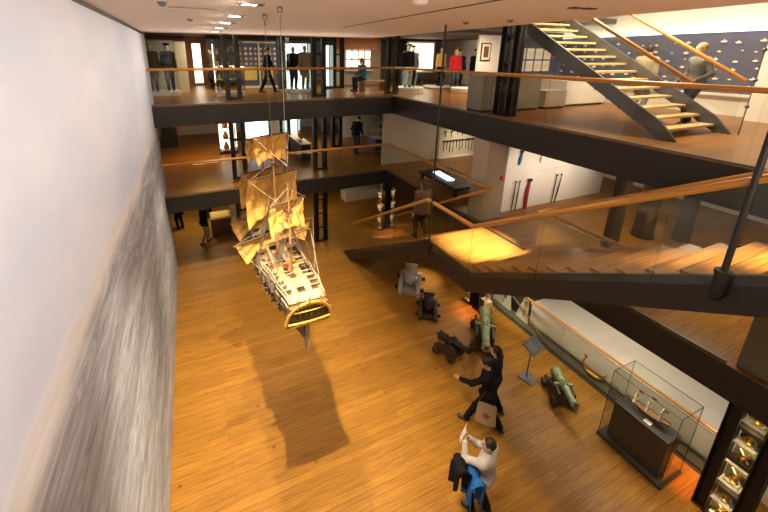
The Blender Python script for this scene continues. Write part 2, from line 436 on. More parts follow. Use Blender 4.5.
# ------------------------------------------------------------------ steel columns: two posts with tie plates
def column(x, y, z0, z1, label, dx=.19, w=.075, along='x'):
    t = thing('steel_column', label, 'column', (x,y,z0), 0, 'twin steel columns')
    def B(m, a0, c0, zz0, a1, c1, zz1):      # a runs along the pair, c across it
        return m.box(x+a0,y+c0,zz0,x+a1,y+c1,zz1) if along == 'x' else m.box(x+c0,y+a0,zz0,x+c1,y+a1,zz1)
    for s in (-1,1):
        p = MB(); X = s*dx
        B(p,X-w,-.1,z0,X-w+.018,.1,z1); B(p,X+w-.018,-.1,z0,X+w,.1,z1); B(p,X-w,-.018,z0,X+w,.018,z1)
        p.build('post', 'steel', t)
    k = MB(); n = max(3, int((z1-z0)/.62))
    for i in range(n+1):
        z = z0+.04+(z1-z0-.1)*i/n; B(k,-dx+w*.6,-.06,z-.035,dx-w*.6,.06,z+.035)
    k.build('tie_plate', 'steel', t)
    return t
LV = [(0,L1-.545,'ground floor'),(L1,L2-.63,'middle floor'),(L2,8.45,'top floor')]
for x, nm in ((1.38,'leftmost far'),(4.42,'middle far')):
    for z0,z1,lv in LV:
        column(x,13.1,z0,min(z1,8.3),f'twin dark steel column on the {lv}, {nm} one behind the balcony edge')
for z0,z1,lv in (LV[0],LV[2]):
    column(7.5,13.1,z0,min(z1,8.3),f'twin dark steel column on the {lv} at the far inner corner',.19 if z0 else .085)
column(7.42,7.22,0,L1-.545,'twin dark steel column beside the cannons, orange light at its foot',.12,.07,'y')
column(7.42,7.1,L2,9.9,'twin dark steel column on the top floor left of the open staircase',.20,.09,'y')
column(7.42,1.43,0,L1-.545,'large twin dark steel column beside the glass ship case',.225,.085,'y')
for x, yy, lb in ((3.97,16.6,'twin dark steel column on the top floor behind the walking man'),(6.42,16.2,'twin dark steel column on the top floor left of the document panels')):
    column(x,yy,L2,8.3,lb)
column(3.9,16.6,L1,L2-.63,'twin dark steel column on the middle floor behind the display table')
column(6.42,16.4,L1,L2-.63,'twin dark steel column on the middle floor near the standing man')
for (y0,y1,lb) in ((6.95,7.5,'beige'),(.85,1.72,'olive')):
    o = tag(MB().box(6.92,y0,L1,7.62,y1,L2-.632).build('pier', 'grey_wall' if lb == 'beige' else 'olive', bevel=.01),
        'beige plastered pier with a red disc on the middle floor' if lb == 'beige' else 'olive plastered pier under the near stair flight at right edge', 'pier')

# ------------------------------------------------------------------ balustrades
def seg(a, b, t): return Vector(a).lerp(Vector(b), t)
def balustrade(name, label, a, b, n, low=-.12, high=.98, rail=1.04, rail_r=.047, m_rail='oak_rail', parent=None, gap=.012, group=None, shoe=True):
    """glass panels from a to b along the floor line, a round oak rail on top"""
    a, b = Vector(a), Vector(b)
    t = parent or thing(name, label, 'balustrade', a, 0, group)
    d = (b-a); L = d.length; h = Vector((d.x,d.y,0)).normalized(); nrm = Vector((-h.y,h.x,0))*.007
    for i in range(n):
        p = seg(a,b,i/n)+d*(gap/2/L); q = seg(a,b,(i+1)/n)-d*(gap/2/L)
        lo, hi = Vector((0,0,low)), Vector((0,0,high))
        pts = [p-nrm+lo, q-nrm+lo, q+nrm+lo, p+nrm+lo, p-nrm+hi, q-nrm+hi, q+nrm+hi, p+nrm+hi]
        g = MB().hexa(pts).build('glass_panel', 'glass', t)
        g.data.materials.append(M['glass_green'])
        for pl in g.data.polygons:
            if abs(pl.normal.dot(h)) > .7: pl.material_index = 1
    MB().tube([a+Vector((0,0,rail)), b+Vector((0,0,rail))], rail_r, 12, flat=.9).build('handrail', m_rail, t)
    if shoe:
        s = MB(); w = nrm*3.2
        s.hexa([a-w+Vector((0,0,-.02)), b-w+Vector((0,0,-.02)), b+w+Vector((0,0,-.02)), a+w+Vector((0,0,-.02)), a-w+Vector((0,0,.03)), b-w+Vector((0,0,.03)), b+w+Vector((0,0,.03)), a+w+Vector((0,0,.03))])
        s.build('shoe', 'steel_grey', t)
    return t
balustrade('balustrade', 'glass balustrade with oak rail along the far top-floor edge', (WX,FY+.04,L2),(RX2,FY+.04,L2), 6)
balustrade('balustrade', 'long glass balustrade with oak rail along the top floor on the right', (RX2+.04,FY,L2),(RX2+.04,-.9,L2), 8)
balustrade('balustrade', 'glass balustrade with oak rail along the far middle-floor edge', (WX,FY+.04,L1),(RX1,FY+.04,L1), 6)
balustrade('balustrade', 'glass balustrade on the middle floor between inner corner and landing', (RX1+.04,FY,L1),(RX1+.04,6.66,L1), 4)
balustrade('balustrade', 'glass balustrade on the middle floor beside the upper stair flight', (RX1+.04,5.16,L1),(RX1+.04,1.8,L1), 3)
balustrade('balustrade', 'glass balustrade with oak rail in front of the long white counter', (8.02,7.9,0),(8.02,1.75,0), 4, rail_r=.036)

# ------------------------------------------------------------------ main staircase: two flights and a landing
SX0, SX1 = 4.97, 6.78
YA, YB = 5.12, 6.65                      # landing
st = thing('staircase', 'open oak and steel staircase with glass sides crossing the hall', 'staircase', (5.9,11.9,0))
K2 = L1/(12.0-YB)                        # slope of the lower flight
K1 = (L2-L1)/(YA-.3)
def stringer(x, ya, za, yb, zb, up, dn, w=.07):
    return MB().hexa([(x-w/2,ya,za-dn),(x+w/2,ya,za-dn),(x+w/2,yb,zb-dn),(x-w/2,yb,zb-dn),(x-w/2,ya,za+up),(x+w/2,ya,za+up),(x+w/2,yb,zb+up),(x-w/2,yb,zb+up)])
for x in (SX0,SX1):
    stringer(x,YB,L1,11.2,.465,.0,.42).hexa([(x-.035,11.2,.045),(x+.035,11.2,.045),(x+.035,11.25,0),(x-.035,11.25,0),(x-.035,11.2,.465),(x+.035,11.2,.465),(x+.035,11.96,.02),(x-.035,11.96,.02)]).build('stringer','fascia',st)
    stringer(x,YA,L1,-.9,L2+.62*0+.0+(L2-L1)/(YA-.3)*1.2,.0,.47).build('stringer','fascia',st)
    MB().box(x-.035,YA,L1-.47,x+.035,YB,L1+.005).build('stringer','fascia',st)
MB().box(SX0+.035,YA,L1-.06,SX1-.035,YB,L1).box(SX1-.035,YA,L1-.06,RX1,YB,L1).build('landing','wood_floor_upper',st)
MB().box(SX0+.035,YA,L1-.4,SX1-.035,YB,L1-.06).build('landing_beam','fascia',st)
n = 18
for i in range(1,n):
    z = L1-L1*i/n; y = YB+(12.0-YB)*(i-1)/(n-1)
    MB().box(SX0+.036,y,z-.05,SX1-.036,y+.335,z).build('tread','wood_floor_upper',st,bevel=.006)
n = 16
for i in range(1,n+1):
    z = L1+(L2-L1)*i/n; y = YA-(YA-.3)*(i-1)/(n-1)
    MB().box(SX0+.036,y-.335,z-.05,SX1-.036,y,z).box(SX0+.036,y-.32,z-(L2-L1)/n,SX1-.036,y-.305,z-.05).build('tread','wood_floor_upper',st,bevel=.006)
yt = -.9; zt = L1+K1*(YA-yt)
for x, both in ((SX0-.045,1),(SX1+.0,0)):
    lab = dict(low=-.12, high=.98, rail=1.05, parent=st, shoe=False)
    balustrade('', '', (x,YB,L1),(x,11.1,L1-K2*(11.1-YB)), 3, **lab)
    if both:
        balustrade('', '', (x,YA,L1),(x,YB,L1), 1, **lab)
    balustrade('', '', (x,YA,L1),(x,yt,zt), 4, **lab)
hr = [c for c in st.children if c.name.startswith('handrail')]
rod = MB().tube([(SX0-.08,1.52,5.02),(SX0-.08,1.52,CZ)],.03,10).build('suspension_rod','black',st)
MB().tube([(SX0-.08,1.52,5.06),(SX0-.08,1.52,5.32)],.062,12).ball((SX0-.08,1.52,5.03),.05).tube([(SX0-.08,1.52,5.3),(SX0-.08,1.52,5.34)],.075,12).build('rod_bracket','steel',rod)

MB().tube([(SX0-.08,6.45,L1-.3),(SX0-.08,6.45,CZ)],.022,10).build('suspension_rod','black',st)
# ------------------------------------------------------------------ open staircase on the top floor
us = thing('staircase', 'pale-treaded steel staircase rising from the top floor into the ceiling', 'staircase', (8.9,3.6,L2))
UA, UB = 7.92, 9.78
K3 = .60; UY = 3.58
for x in (UA,UB):
    yb = 8.6
    stringer(x,UY+.3,L2+.02,yb,L2+.02+K3*(yb-UY-.3),.31,.0,.05).hexa([(x-.025,UY,L2),(x+.025,UY,L2),(x+.025,UY+.3,L2),(x-.025,UY+.3,L2),(x-.025,UY,L2+.02),(x+.025,UY,L2+.02),(x+.025,UY+.3,L2+.33),(x-.025,UY+.3,L2+.33)]).build('stringer','steel_grey',us)
for i in range(1,20):
    z = L2+.165*i; y = UY+.02+.275*i
    if z > 9.0: break
    MB().box(UA+.026,y-.02,z-.045,UB-.026,y+.28,z).build('tread','tread',us,bevel=.006)
for x in (UA+.03,UB-.03):
    a = Vector((x,UY,L2+.16)); b = Vector((x,8.0,L2+.16+K3*(8-UY)))
    balustrade('', '', a, b, 3, low=.12, high=.82, rail=.87, rail_r=.04, parent=us, shoe=False)
# ------------------------------------------------------------------ the hanging ship model
SXC, SY0, SZ0 = 1.14, 4.1, 3.42
LEN = 3.3
ship = thing('ship_model', 'large wooden sailing ship model with golden sails hanging above the floor', 'ship model', (SXC,SY0,SZ0))
def lerp_tab(tab, s):
    for (a,va),(b,vb) in zip(tab, tab[1:]):
        if s <= b:
            t = (s-a)/(b-a); t = t*t*(3-2*t); return va+(vb-va)*t
    return tab[-1][1]
BEAM = [(0,.275),(.12,.33),(.45,.40),(.75,.36),(.9,.22),(.97,.09),(1,.015)]
RAIL = [(0,.93),(.2,.84),(.36,.74),(.6,.70),(.8,.74),(1,.86)]
KEEL = [(0,.16),(.1,.04),(.3,0),(.85,.0),(.95,.14),(1,.5)]
WATER = [(0,.10),(.12,.5),(.3,.86),(.6,.95),(.85,.62),(.95,.3),(1,.2)]      # fullness low down
def hull_pt(s, v, side=1, out=0.):
    b, zr, zk, w = lerp_tab(BEAM,s), lerp_tab(RAIL,s), lerp_tab(KEEL,s), lerp_tab(WATER,s)
    prof = [(0,.0),(.16,.42*w+.02),(.34,.80*w+.03),(.55,.97*(.55+.45*w)),(.72,1.0*(.85+.15*w)),(.88,.94),(1,.90)]
    x = lerp_tab(prof, v)*b
    y = s*LEN+(.18*v*v*v if s > .95 else .18*v**3*max(0,(s-.75)/.2) if s > .75 else 0)-(.12*v*v*(1-s/.12) if s < .12 else 0)
    return Vector((side*(x+out), y, zk+(zr-zk)*v))
NS, NV = 44, 16
for side, nm in ((1,'starboard'),(-1,'port')): pass
hb = MB()
def hgrid(u, v):   # u around: port rail - keel - starboard rail
    return 0
vs = []; fs = []
for i in range(NS+1):
    for j in range(-NV, NV+1): vs.append(hull_pt(i/NS, abs(j)/NV, 1 if j >= 0 else -1) if j else hull_pt(i/NS,0,0))
w_ = 2*NV+1
for i in range(NS):
    for j in range(w_-1): fs.append((i*w_+j, (i+1)*w_+j, (i+1)*w_+j+1, i*w_+j+1))
fs.append(tuple(range(w_)))
hb.add(vs, fs, True).build('hull','hull_dark',ship,world=False)
# coloured strakes and rails follow the side
def strake(v0, v1, m, name, s0=.0, s1=1., out=.006):
    for side in (1,-1):
        MB().grid(lambda u,t: hull_pt(s0+(s1-s0)*u, v0+(v1-v0)*t, side, out), 40, 2, .008).build(name, m, ship, world=False)
strake(.60,.68,'hull_ochre','wale'); strake(.76,.84,'hull_ochre','wale'); strake(.90,.945,'hull_pale','wale',0,.98)
for side in (1,-1):
    MB().tube([hull_pt(i/40,1,side,-.004)+Vector((0,0,.01)) for i in range(41)], .014, 6).build('rail','hull_pale',ship,world=False)
    r2 = MB()
    r2.tube([hull_pt(i/20*.36,1,side,-.01)+Vector((0,0,.075)) for i in range(21)], .010, 6)
    for i in range(11):
        p = hull_pt(i/10*.36,1,side,-.01); r2.tube([p,p+Vector((0,0,.075))],.006,5)
    r2.build('quarter_rail','hull_pale',ship,world=False)
    for row,(v,k0,k1,n) in enumerate(((.64,.1,.9,13),(.80,.08,.92,13))):
        for k in range(n):
            s = k0+(k1-k0)*k/(n-1); p = hull_pt(s,v,side,.012)
            g = MB().obox(p,(.018,.07,.065)).build('gunport','black',ship,world=False)
            MB().tube([p,p+Vector((side*.06,0,.004))],[.014,.011],8).build('gun','iron',g,world=False)
    for k in range(5):
        s = .07+.07*k; p = hull_pt(s,.93,side,.012); MB().obox(p,(.016,.055,.05)).build('gunport','black',ship,world=False)
# decks in three steps
def deck(s0, s1, drop, name, m='ship_deck'):
    MB().grid(lambda u,t: (lambda p: Vector((p.x*(2*t-1)*.97, p.y, p.z)))(Vector((hull_pt(s0+(s1-s0)*u,.96).x, hull_pt(s0+(s1-s0)*u,.9).y, lerp_tab(RAIL,s0+(s1-s0)*u)-drop))), 16, 6, .012).build(name, m, ship, world=False)
deck(.0,.2,.035,'poop_deck'); deck(.2,.38,.10,'quarter_deck'); deck(.38,.66,.15,'main_deck'); deck(.66,.97,.07,'fore_deck')
for s,h in ((.2,.09),(.38,.09),(.66,.09)):
    p = hull_pt(s,.95); z = lerp_tab(RAIL,s)
    MB().box(-p.x*.97,s*LEN-.01,z-.16,p.x*.97,s*LEN+.012,z-.03).build('bulkhead','hull_ochre',ship,world=False)
    q = MB().tube([(-p.x*.97,s*LEN,z+.03),(p.x*.97,s*LEN,z+.03)],.008,6)
    for k in range(9):
        X = p.x*.95*(k/4-1); q.tube([(X,s*LEN,z-.05),(X,s*LEN,z+.03)],.005,5)
    q.build('deck_rail','hull_pale',ship,world=False)
def grating(x0,y0,x1,y1,z):
    g = MB().box(x0,y0,z,x1,y1,z+.02).build('hatch','oak',ship,world=False)
    q = MB()
    for k in range(1,6): X = x0+(x1-x0)*k/6; q.box(X-.006,y0+.008,z+.02,X+.006,y1-.008,z+.026)
    for k in range(1,6): Y = y0+(y1-y0)*k/6; q.box(x0+.008,Y-.006,z+.021,x1-.008,Y+.006,z+.027)
    q.build('grating','black',g,world=False)
dz = lambda s, d: lerp_tab(RAIL,s)-d
grating(-.06,.13,.06,.25,dz(.05,.035)); grating(-.07,.78,.07,.95,dz(.26,.10)); grating(-.09,1.42,.09,1.75,dz(.48,.15)); grating(-.08,2.0,.08,2.14,dz(.62,.15)); grating(-.06,2.45,.06,2.6,dz(.76,.07))
MB().lathe([(.035,0),(.03,.05),(.045,.06),(.05,.085),(.0,.09)],(0,1.12,dz(.34,.10)),n=12).build('capstan','walnut',ship,world=False)
MB().lathe([(.05,-.008),(.05,.008)],(0,.62,dz(.2,.10)+.10),(0,1,0),14).tube([(0,.62,dz(.2,.1)),(0,.62,dz(.2,.1)+.08)],.012,6).build('steering_wheel','walnut',ship,world=False)
for k,(s,d) in enumerate(((.05,.035),(.10,.035),(.15,.035),(.24,.10),(.29,.10),(.34,.10),(.43,.15),(.50,.15),(.57,.15),(.63,.15),(.72,.07),(.80,.07))):
    for side in (1,-1):
        p = hull_pt(s,.95,side); z = dz(s,d)
        g = MB().obox((p.x-side*.075,s*LEN,z+.022),(.085,.05,.03)).build('deck_gun','walnut',ship,world=False)
        MB().tube([(p.x-side*.13,s*LEN,z+.05),(p.x-side*.01,s*LEN,z+.052)],[.018,.012],8).build('gun_barrel','iron',g,world=False)
for x in (-.12,.10):                                               # boats on the skid beams
    def bt(u,t,x=x):
        a = PI*t; wv = .055*math.sin(PI*min(1,.12+u*.86))**.6
        return Vector((x-wv*math.cos(a), 1.36+u*.52, dz(.5,.15)+.085-.05*math.sin(a)))
    MB().grid(bt,12,8,.006).build('ship_boat','hull_pale',ship,world=False)
for k in range(3):
    y = 1.42+.2*k; p = hull_pt(y/LEN,.95)
    MB().box(-p.x,y-.012,dz(.5,.15)+.0,p.x,y+.012,dz(.5,.15)+.03).build('skid_beam','oak',ship,world=False)
# stern gallery
def stern_pt(t, z, y): return Vector((lerp_tab([(0,.255),(.5,.30),(1,.262)],z)*t, y-.02*(1-t*t), 0))
sg = MB()
sg.hexa([(-.29,-.10,.56),(.29,-.10,.56),(.26,.05,.56),(-.26,.05,.56),(-.315,-.17,.64),(.315,-.17,.64),(.28,.05,.64),(-.28,.05,.64)])
sg.hexa([(-.30,-.14,.64),(.30,-.14,.64),(.28,.05,.64),(-.28,.05,.64),(-.265,-.19,.90),(.265,-.19,.90),(.25,.03,.90),(-.25,.03,.90)])
gal = sg.build('stern_gallery','walnut',ship,world=False)
for z0,z1,n,wx in ((.575,.63,9,.27),(.70,.80,7,.235)):
    for k in range(n):
        x = -wx+2*wx*k/(n-1); a = .022
        y0,y1 = (-.115,-.165) if z0 < .6 else (-.155,-.175)
        MB().hexa([(x-a,y0-.012,z0),(x+a,y0-.012,z0),(x+a,y0+.03,z0),(x-a,y0+.03,z0),(x-a,y1-.012,z1),(x+a,y1-.012,z1),(x+a,y1+.03,z1),(x-a,y1+.03,z1)]).build('stern_window','black',gal,world=False)
for z,y,wd,r in ((.565,-.125,.30,.013),(.655,-.185,.325,.018),(.825,-.19,.275,.012)):
    MB().tube([(-wd,y+.02,z),(-wd*.5,y,z),(0,y-.006,z),(wd*.5,y,z),(wd,y+.02,z)],r,8).build('carved_moulding','gold',gal,world=False)
MB().tube([(-.315,-.17,.66),(-.28,-.19,.80),(-.20,-.20,.90),(-.10,-.205,.945),(0,-.205,.96),(.10,-.205,.945),(.20,-.20,.90),(.28,-.19,.80),(.315,-.17,.66)],.022,8).build('taffrail','gold',gal,world=False)
for k in range(9):
    x = -.2+.05*k; MB().ball((x,-.20,.865+.05*(1-(x/.2)**2)),(.016,.012,.02),8,6).build('carved_figure','gold',gal,world=False)
for x in (-.15,0,.15):
    MB().tube([(x,-.19,.92),(x,-.22,1.0)],.006,6).lathe([(.010,0),(.020,.02),(.020,.045),(.008,.065)],(x,-.225,.99),n=8).build('stern_lantern','gold',gal,world=False)
MB().hexa([(-.014,-.10,.08),(.014,-.10,.08),(.014,.06,.05),(-.014,.06,.05),(-.012,-.15,.55),(.012,-.15,.55),(.012,-.05,.55),(-.012,-.05,.55)]).build('rudder','hull_pale',ship,world=False)
# masts, yards, sails
BR = .35
def yard(my, z, half, r, lean=0., parent=None, cx=0.):
    c = Vector((cx,my+.03,z)); d = Vector((math.cos(BR),math.sin(BR),lean))
    pts = [c-d*half, c-d*half*.5, c, c+d*half*.5, c+d*half]
    return MB().tube(pts,[r*.5,r*.9,r*1.1,r*.9,r*.5],7).build('yard','dark_wood',parent,world=False), c, d
def sail(my, z1, h1, z0, h0, belly, parent, cx=0., x0=0., gather=.0, name='sail'):
    c1 = Vector((cx,my+.045,z1)); d = Vector((math.cos(BR),math.sin(BR),0)); nrm = Vector((-math.sin(BR),math.cos(BR),0))
    def fn(u,t):
        a = 2*u-1; h = h1+(h0-h1)*t; z = z1+(z0-z1)*t
        z += gather*(1-t)*0+gather*t*(1-a*a)*1.0                  # foot cut as an arch
        bl = belly*math.sin(PI*min(1,t*.85+.05))*(1-.65*a*a)
        wr = .016*math.sin(a*13+t*4)*(.3+t)+.010*math.sin(a*27-t*7)+.010*math.sin(t*16+a*5)
        return c1+d*(a*h+x0*t)+nrm*(bl+wr)+Vector((0,0,z-z1))
    return MB().grid(fn,28,20,.006).build(name,'sail',parent,world=False)
def mast(my, z0, z1, r, parts, label, rake=0.):
    a = Vector((0,my,z0)); b = Vector((0,my-rake,z1)); L = z1-z0
    m = MB().tube([a,a.lerp(b,.4),a.lerp(b,.42),a.lerp(b,.72),a.lerp(b,.74),b],[r,r*.85,r*.68,r*.5,r*.4,r*.2],9).build('mast','oak',ship,world=False)
    for f in (.42,.73):
        p = a.lerp(b,f); MB().lathe([(.03,-.02),(.085*(1.35-f),0),(.085*(1.35-f),.014),(.02,.02)],p,n=12).build('mast_top','dark_wood',m,world=False)
    return m, a, b
ZB = .6
def wz(z): return z-SZ0
mizm = mast(.72,.6,wz(5.72),.024,0,'mizzen'); mainm = mast(1.66,.5,wz(6.42),.032,0,'main'); form = mast(2.66,.5,wz(6.12),.029,0,'fore')
Y_, S_ = yard, sail
for (mm, my, specs) in (
    (mizm, .72, [(5.42,.31,.015,4.92,.30,.10,.07),(4.86,.40,.010,None,0,0,0)]),
    (mainm, 1.66, [(6.22,.34,.014,5.74,.27,.10,.08),(5.54,.49,.017,4.70,.52,.17,.14),(4.51,.82,.021,4.10,.60,.10,.20)]),
    (form, 2.66, [(5.97,.34,.013,5.52,.30,.10,.06),(5.34,.48,.016,4.66,.50,.15,.12),(4.45,.78,.020,4.02,.60,.12,.18)])):
    for (z,h,r,zb,hb_,bel,gat) in specs:
        y_,c_,d_ = yard(my, wz(z), h, r, 0, mm[0])
        if zb is not None:
            sail(my, wz(z)-.012, h*.95, wz(zb), hb_, bel, mm[0], gather=gat)
        q = MB()
        top = Vector((0,my,wz(z)+.22))
        for sd in (-1,1):
            e = c_+d_*h*sd*.97; q.tube([e,top],.0034,4)
            aft = Vector((sd*.25,max(.05,my-1.35),lerp_tab(RAIL,max(.02,(my-1.35)/LEN))+.02)) if z < 5 else Vector((0,max(.6,my-.95),wz(z)-.25))
            q.tube([e,aft],.0036,4)
        q.build('running_rigging','rope',mm[0],world=False)
# lateen spanker gaff on the mizzen
g = MB().tube([(0,.70,wz(4.62)),(-.10,.12,wz(4.92))],[.010,.006],6).build('gaff','dark_wood',mizm[0],world=False)
# shrouds with ratlines
for mm,my,zt in ((mizm,.72,wz(4.95)),(mainm,1.66,wz(5.25)),(form,2.66,wz(5.1))):
    for side in (1,-1):
        q = MB(); feet = [hull_pt((my+dy)/LEN,.93,side,.03) for dy in (-.26,-.18,-.10,-.02,.06,.14)]; tp = Vector((side*.03,my,zt))
        for f in feet: q.tube([f,tp],.0042,4)
        for k in range(1,12):
            t = k/12.5; q.tube([feet[0].lerp(tp,t),feet[-1].lerp(tp,t)],.0018,4)
        q.build('shrouds','rope_dark',mm[0],world=False)
        q = MB()
        for dy in (-.34,-.30): q.tube([hull_pt(max(.01,(my+dy)/LEN),.95,side,.02),Vector((0,my,zt+.75))],.0024,4)
        q.build('backstays','rope_dark',mm[0],world=False)
        MB().obox(hull_pt((my-.06)/LEN,.92,side,.03),(.05,.46,.012)).build('channel','hull_dark',ship,world=False)
sp = MB().tube([(0,LEN-.05,.80),(0,LEN+.75,1.16)],[.024,.010],8).build('bowsprit','oak',ship,world=False)
q = MB()
for a,b in (((0,2.66,wz(5.1)),(0,LEN+.35,.98)),((0,2.66,wz(5.9)),(0,LEN+.7,1.14)),((0,1.66,wz(5.3)),(0,2.6,.85)),((0,1.66,wz(6.1)),(0,2.66,wz(5.1))),((0,.72,wz(5.0)),(0,1.6,.9)),((0,.72,wz(5.6)),(0,1.66,wz(5.1)))): q.tube([a,b],.003,4)
q.build('stays','rope',ship,world=False)
MB().grid(lambda u,t: Vector((.02*math.sin(PI*u)*math.sin(PI*t),2.85+.85*u*(1-.55*t)+.0,1.85-.75*u*(1-t)-.75*t)),14,10,.005).build('jib','sail',ship,world=False)
# hanging wires
for k,(y,z0,lb) in enumerate(((5.05,SZ0+.72,'thin steel wire with ring hook holding the ship model near its stern'),(6.08,SZ0+.6,'thin steel wire with hook holding the ship model near its middle'))):
    t = thing('suspension_wire', lb, 'wire', (SXC+.05,y,z0), 0, 'wires holding the ship model')
    MB().tube([(SXC+.05,y,z0),(SXC+.05,y,CZ-.16)],.0045,5).build('wire','metal_grey',t)
    R = .032; ring = [(SXC+.05+R*math.cos(a),y,CZ-.045+R*math.sin(a)) for a in [2*PI*i/16 for i in range(17)]]
    MB().tube(ring,.009,6,cap=False).build('ring','metal_grey',t)
    MB().tube([(SXC+.05,y,CZ-.17),(SXC+.05,y,CZ-.10)],.014,8).tube([(SXC+.05,y,CZ-.02),(SXC+.05,y,CZ)],.03,10).build('hook','metal_grey',t)
# ------------------------------------------------------------------ people
def ik(a, t, l1, l2, pole):
    a, t = Vector(a), Vector(t); d = t-a; L = d.length
    if L > (l1+l2)*.998: t = a+d*((l1+l2)*.998/L); d = t-a; L = d.length
    x = (l1*l1-l2*l2+L*L)/(2*L); h = math.sqrt(max(l1*l1-x*x, 0)); u = d/L
    p = Vector(pole); p = p-u*p.dot(u)
    if p.length < 1e-5: p = u.orthogonal()
    return a+u*x+p.normalized()*h, t
def rotz(v, a): return Matrix.Rotation(a,3,'Z') @ Vector(v)
def figure(name, label, cat, loc, face, pelvis=(0,0,.93), chest=None, feet=((-.1,0,0),(.1,0,0)), hands=((-.27,.06,.80),(.27,.06,.80)),
           elbow=((-.4,-1,0),(.4,-1,0)), knee=((0,1,0),(0,1,0)), look=(0,0), top=('cloth_grey',.92,1.), bottom=('cloth_black',), hair=('hair_dark','short'),
           shoes='leather', skin='skin', cell=.02, fingers=False, k=1., curl=.6, group=None, collar=None, headless=False, twist=0.):
    """one continuous body (torso, limbs, hands, head) with clothing, hair and shoes as its children; +Y is forward, feet at z = 0"""
    root = thing(name, label, cat, loc, face, group); root.scale = (k,)*3
    P = Vector(pelvis); C = Vector(chest) if chest else P+Vector((0,.02,.36))
    up = (C-P).normalized(); side = rotz((1,0,0),twist); side = (side-up*side.dot(up)).normalized(); fwd = up.cross(side)
    sh = [C+up*.10+side*(s*.185) for s in (-1,1)]; N = C+up*.17; hy, hp = look
    hf = Matrix.Rotation(hy,3,'Z') @ (Matrix.Rotation(hp,3,side) @ fwd)
    hr = (Matrix.Rotation(hy,3,'Z') @ side); hr = (hr-hf*hr.dot(hf)).normalized(); hu = hr.cross(hf)
    H = N+up*.10+hu*.075+hf*.025
    RM = Matrix((hr,hf,hu)).transposed(); TM = Matrix((side,fwd,up)).transposed()
    torso = [ell(P+Vector((0,0,.02)),(.165,.12,.14),TM,.06), ell(P.lerp(C,.5),(.14,.105,.17),TM,.07), ell(C,(.168,.12,.185),TM,.06), cap(sh[0],sh[1],.068,None,.06)]
    neck = [cap(C+up*.13,N+up*.09+hf*.01,.058,.053,.04)]
    head = [ell(H+hu*.015-hf*.005,(.076,.096,.108),RM,.03), ell(H-hu*.055+hf*.035,(.056,.058,.062),RM,.035),
            cap(H+hf*.094+hu*.015,H+hf*.112-hu*.022,.009,.015,.018), ell(H+hr*.078-hf*.005,(.012,.024,.032),RM,.012), ell(H-hr*.078-hf*.005,(.012,.024,.032),RM,.012),
            cap(H+hf*.082-hu*.058-hr*.018,H+hf*.082-hu*.058+hr*.018,.008,None,.012), cap(H+hf*.083+hu*.034-hr*.035,H+hf*.083+hu*.034+hr*.035,.010,None,.018)]
    arms, sleeves, legs, trousers, shoe_p, hand = [], [], [], [], [], []
    for i, s in enumerate((-1,1)):
        e, w = ik(sh[i], hands[i], .29, .255, elbow[i])
        d = (w-e).normalized()
        arms += [cap(sh[i],e,.054,.042,.03), cap(e,w,.041,.029,.025)]
        sl = top[2]; we = e.lerp(w,max(0,min(1,(sl-.5)*2-.06))) if sl > .5 else e
        sleeves += [cap(sh[i],e if sl > .5 else sh[i].lerp(e,sl*2),.070,.058,.04)]+([cap(e,we,.056,.046,.03)] if sl > .5 else [])
        # hand
        pn = (rotz((s,0,0),0)); pn = (pn-d*pn.dot(d)); pn = pn.normalized() if pn.length > .1 else d.orthogonal()
        lat = d.cross(pn).normalized()
        if lat.dot(Vector((0,1,.5))) < 0: lat = -lat
        PM = Matrix((lat,d,pn)).transposed(); pc = w+d*.05
        arms.append(ell(pc,(.040,.052,.017),PM,.018))
        if fingers:
            for f,(o,ln) in enumerate(((.030,.070),(.010,.080),(-.010,.074),(-.029,.058))):
                b0 = w+d*.088+lat*o; c1 = .35*curl; d1 = (d*math.cos(c1)-pn*math.sin(c1)); b1 = b0+d1*ln*.5; c2 = 1.15*curl; d2 = (d*math.cos(c2)-pn*math.sin(c2)); b2 = b1+d2*ln*.45
                hand += [cap(b0-d*.02,b1,.0095,.009,.004), cap(b1,b2,.009,.0075,.004)]
            b0 = w+d*.03+lat*.032; b1 = b0+(lat*.8+d*.6-pn*.25).normalized()*.042; b2 = b1+(d*.9+lat*.15-pn*.3).normalized()*.034
            hand += [cap(b0,b1,.0125,.0105,.008), cap(b1,b2,.0105,.0085,.004)]
        else: arms.append(ell(w+d*.125-pn*.012,(.034,.045,.014),PM,.02)); arms.append(cap(w+d*.03+lat*.03,w+d*.085+lat*.055,.012,.009,.012))
        hp_ = P+side*(s*.095)+Vector((0,0,-.03)); F = Vector(feet[i]); ank = F+Vector((0,0,.085))
        kn, an = ik(hp_, ank, .43, .43, knee[i])
        legs += [cap(hp_,kn,.082,.056,.05), cap(kn,an,.054,.037,.03)]
        tb = kn.lerp(an,.93)
        trousers += [cap(hp_,kn,.102,.076,.05), cap(kn,tb,.074,.062,.03)]
        fd = rotz((0,1,0),-s*.15); sf = an-Vector((0,0,.085))
        legs.append(cap(sf+Vector((0,0,.035))-fd*.03,sf+fd*.14+Vector((0,0,.028)),.034,.026,.03))
        shoe_p.append([cap(sf+Vector((0,0,.042))-fd*.045,sf+fd*.15+Vector((0,0,.037)),.042,.037,.03), cap(an+Vector((0,0,-.03)),an+Vector((0,0,.02)),.045,.043,.03)])
    body = sdf_mesh(torso+neck+([] if headless else head)+arms+legs+hand, cell).build('body',skin,root,world=False,fix=False)
    def grow(L, g): return [(p[0],p[1],p[2],p[3]+g,p[4]+g,p[5]) if p[0] == 'c' else (p[0],p[1],tuple(q+g for q in p[2]),p[3],p[4]) for p in L]
    m, hem, sl = top
    tp = grow(torso,.022)+sleeves
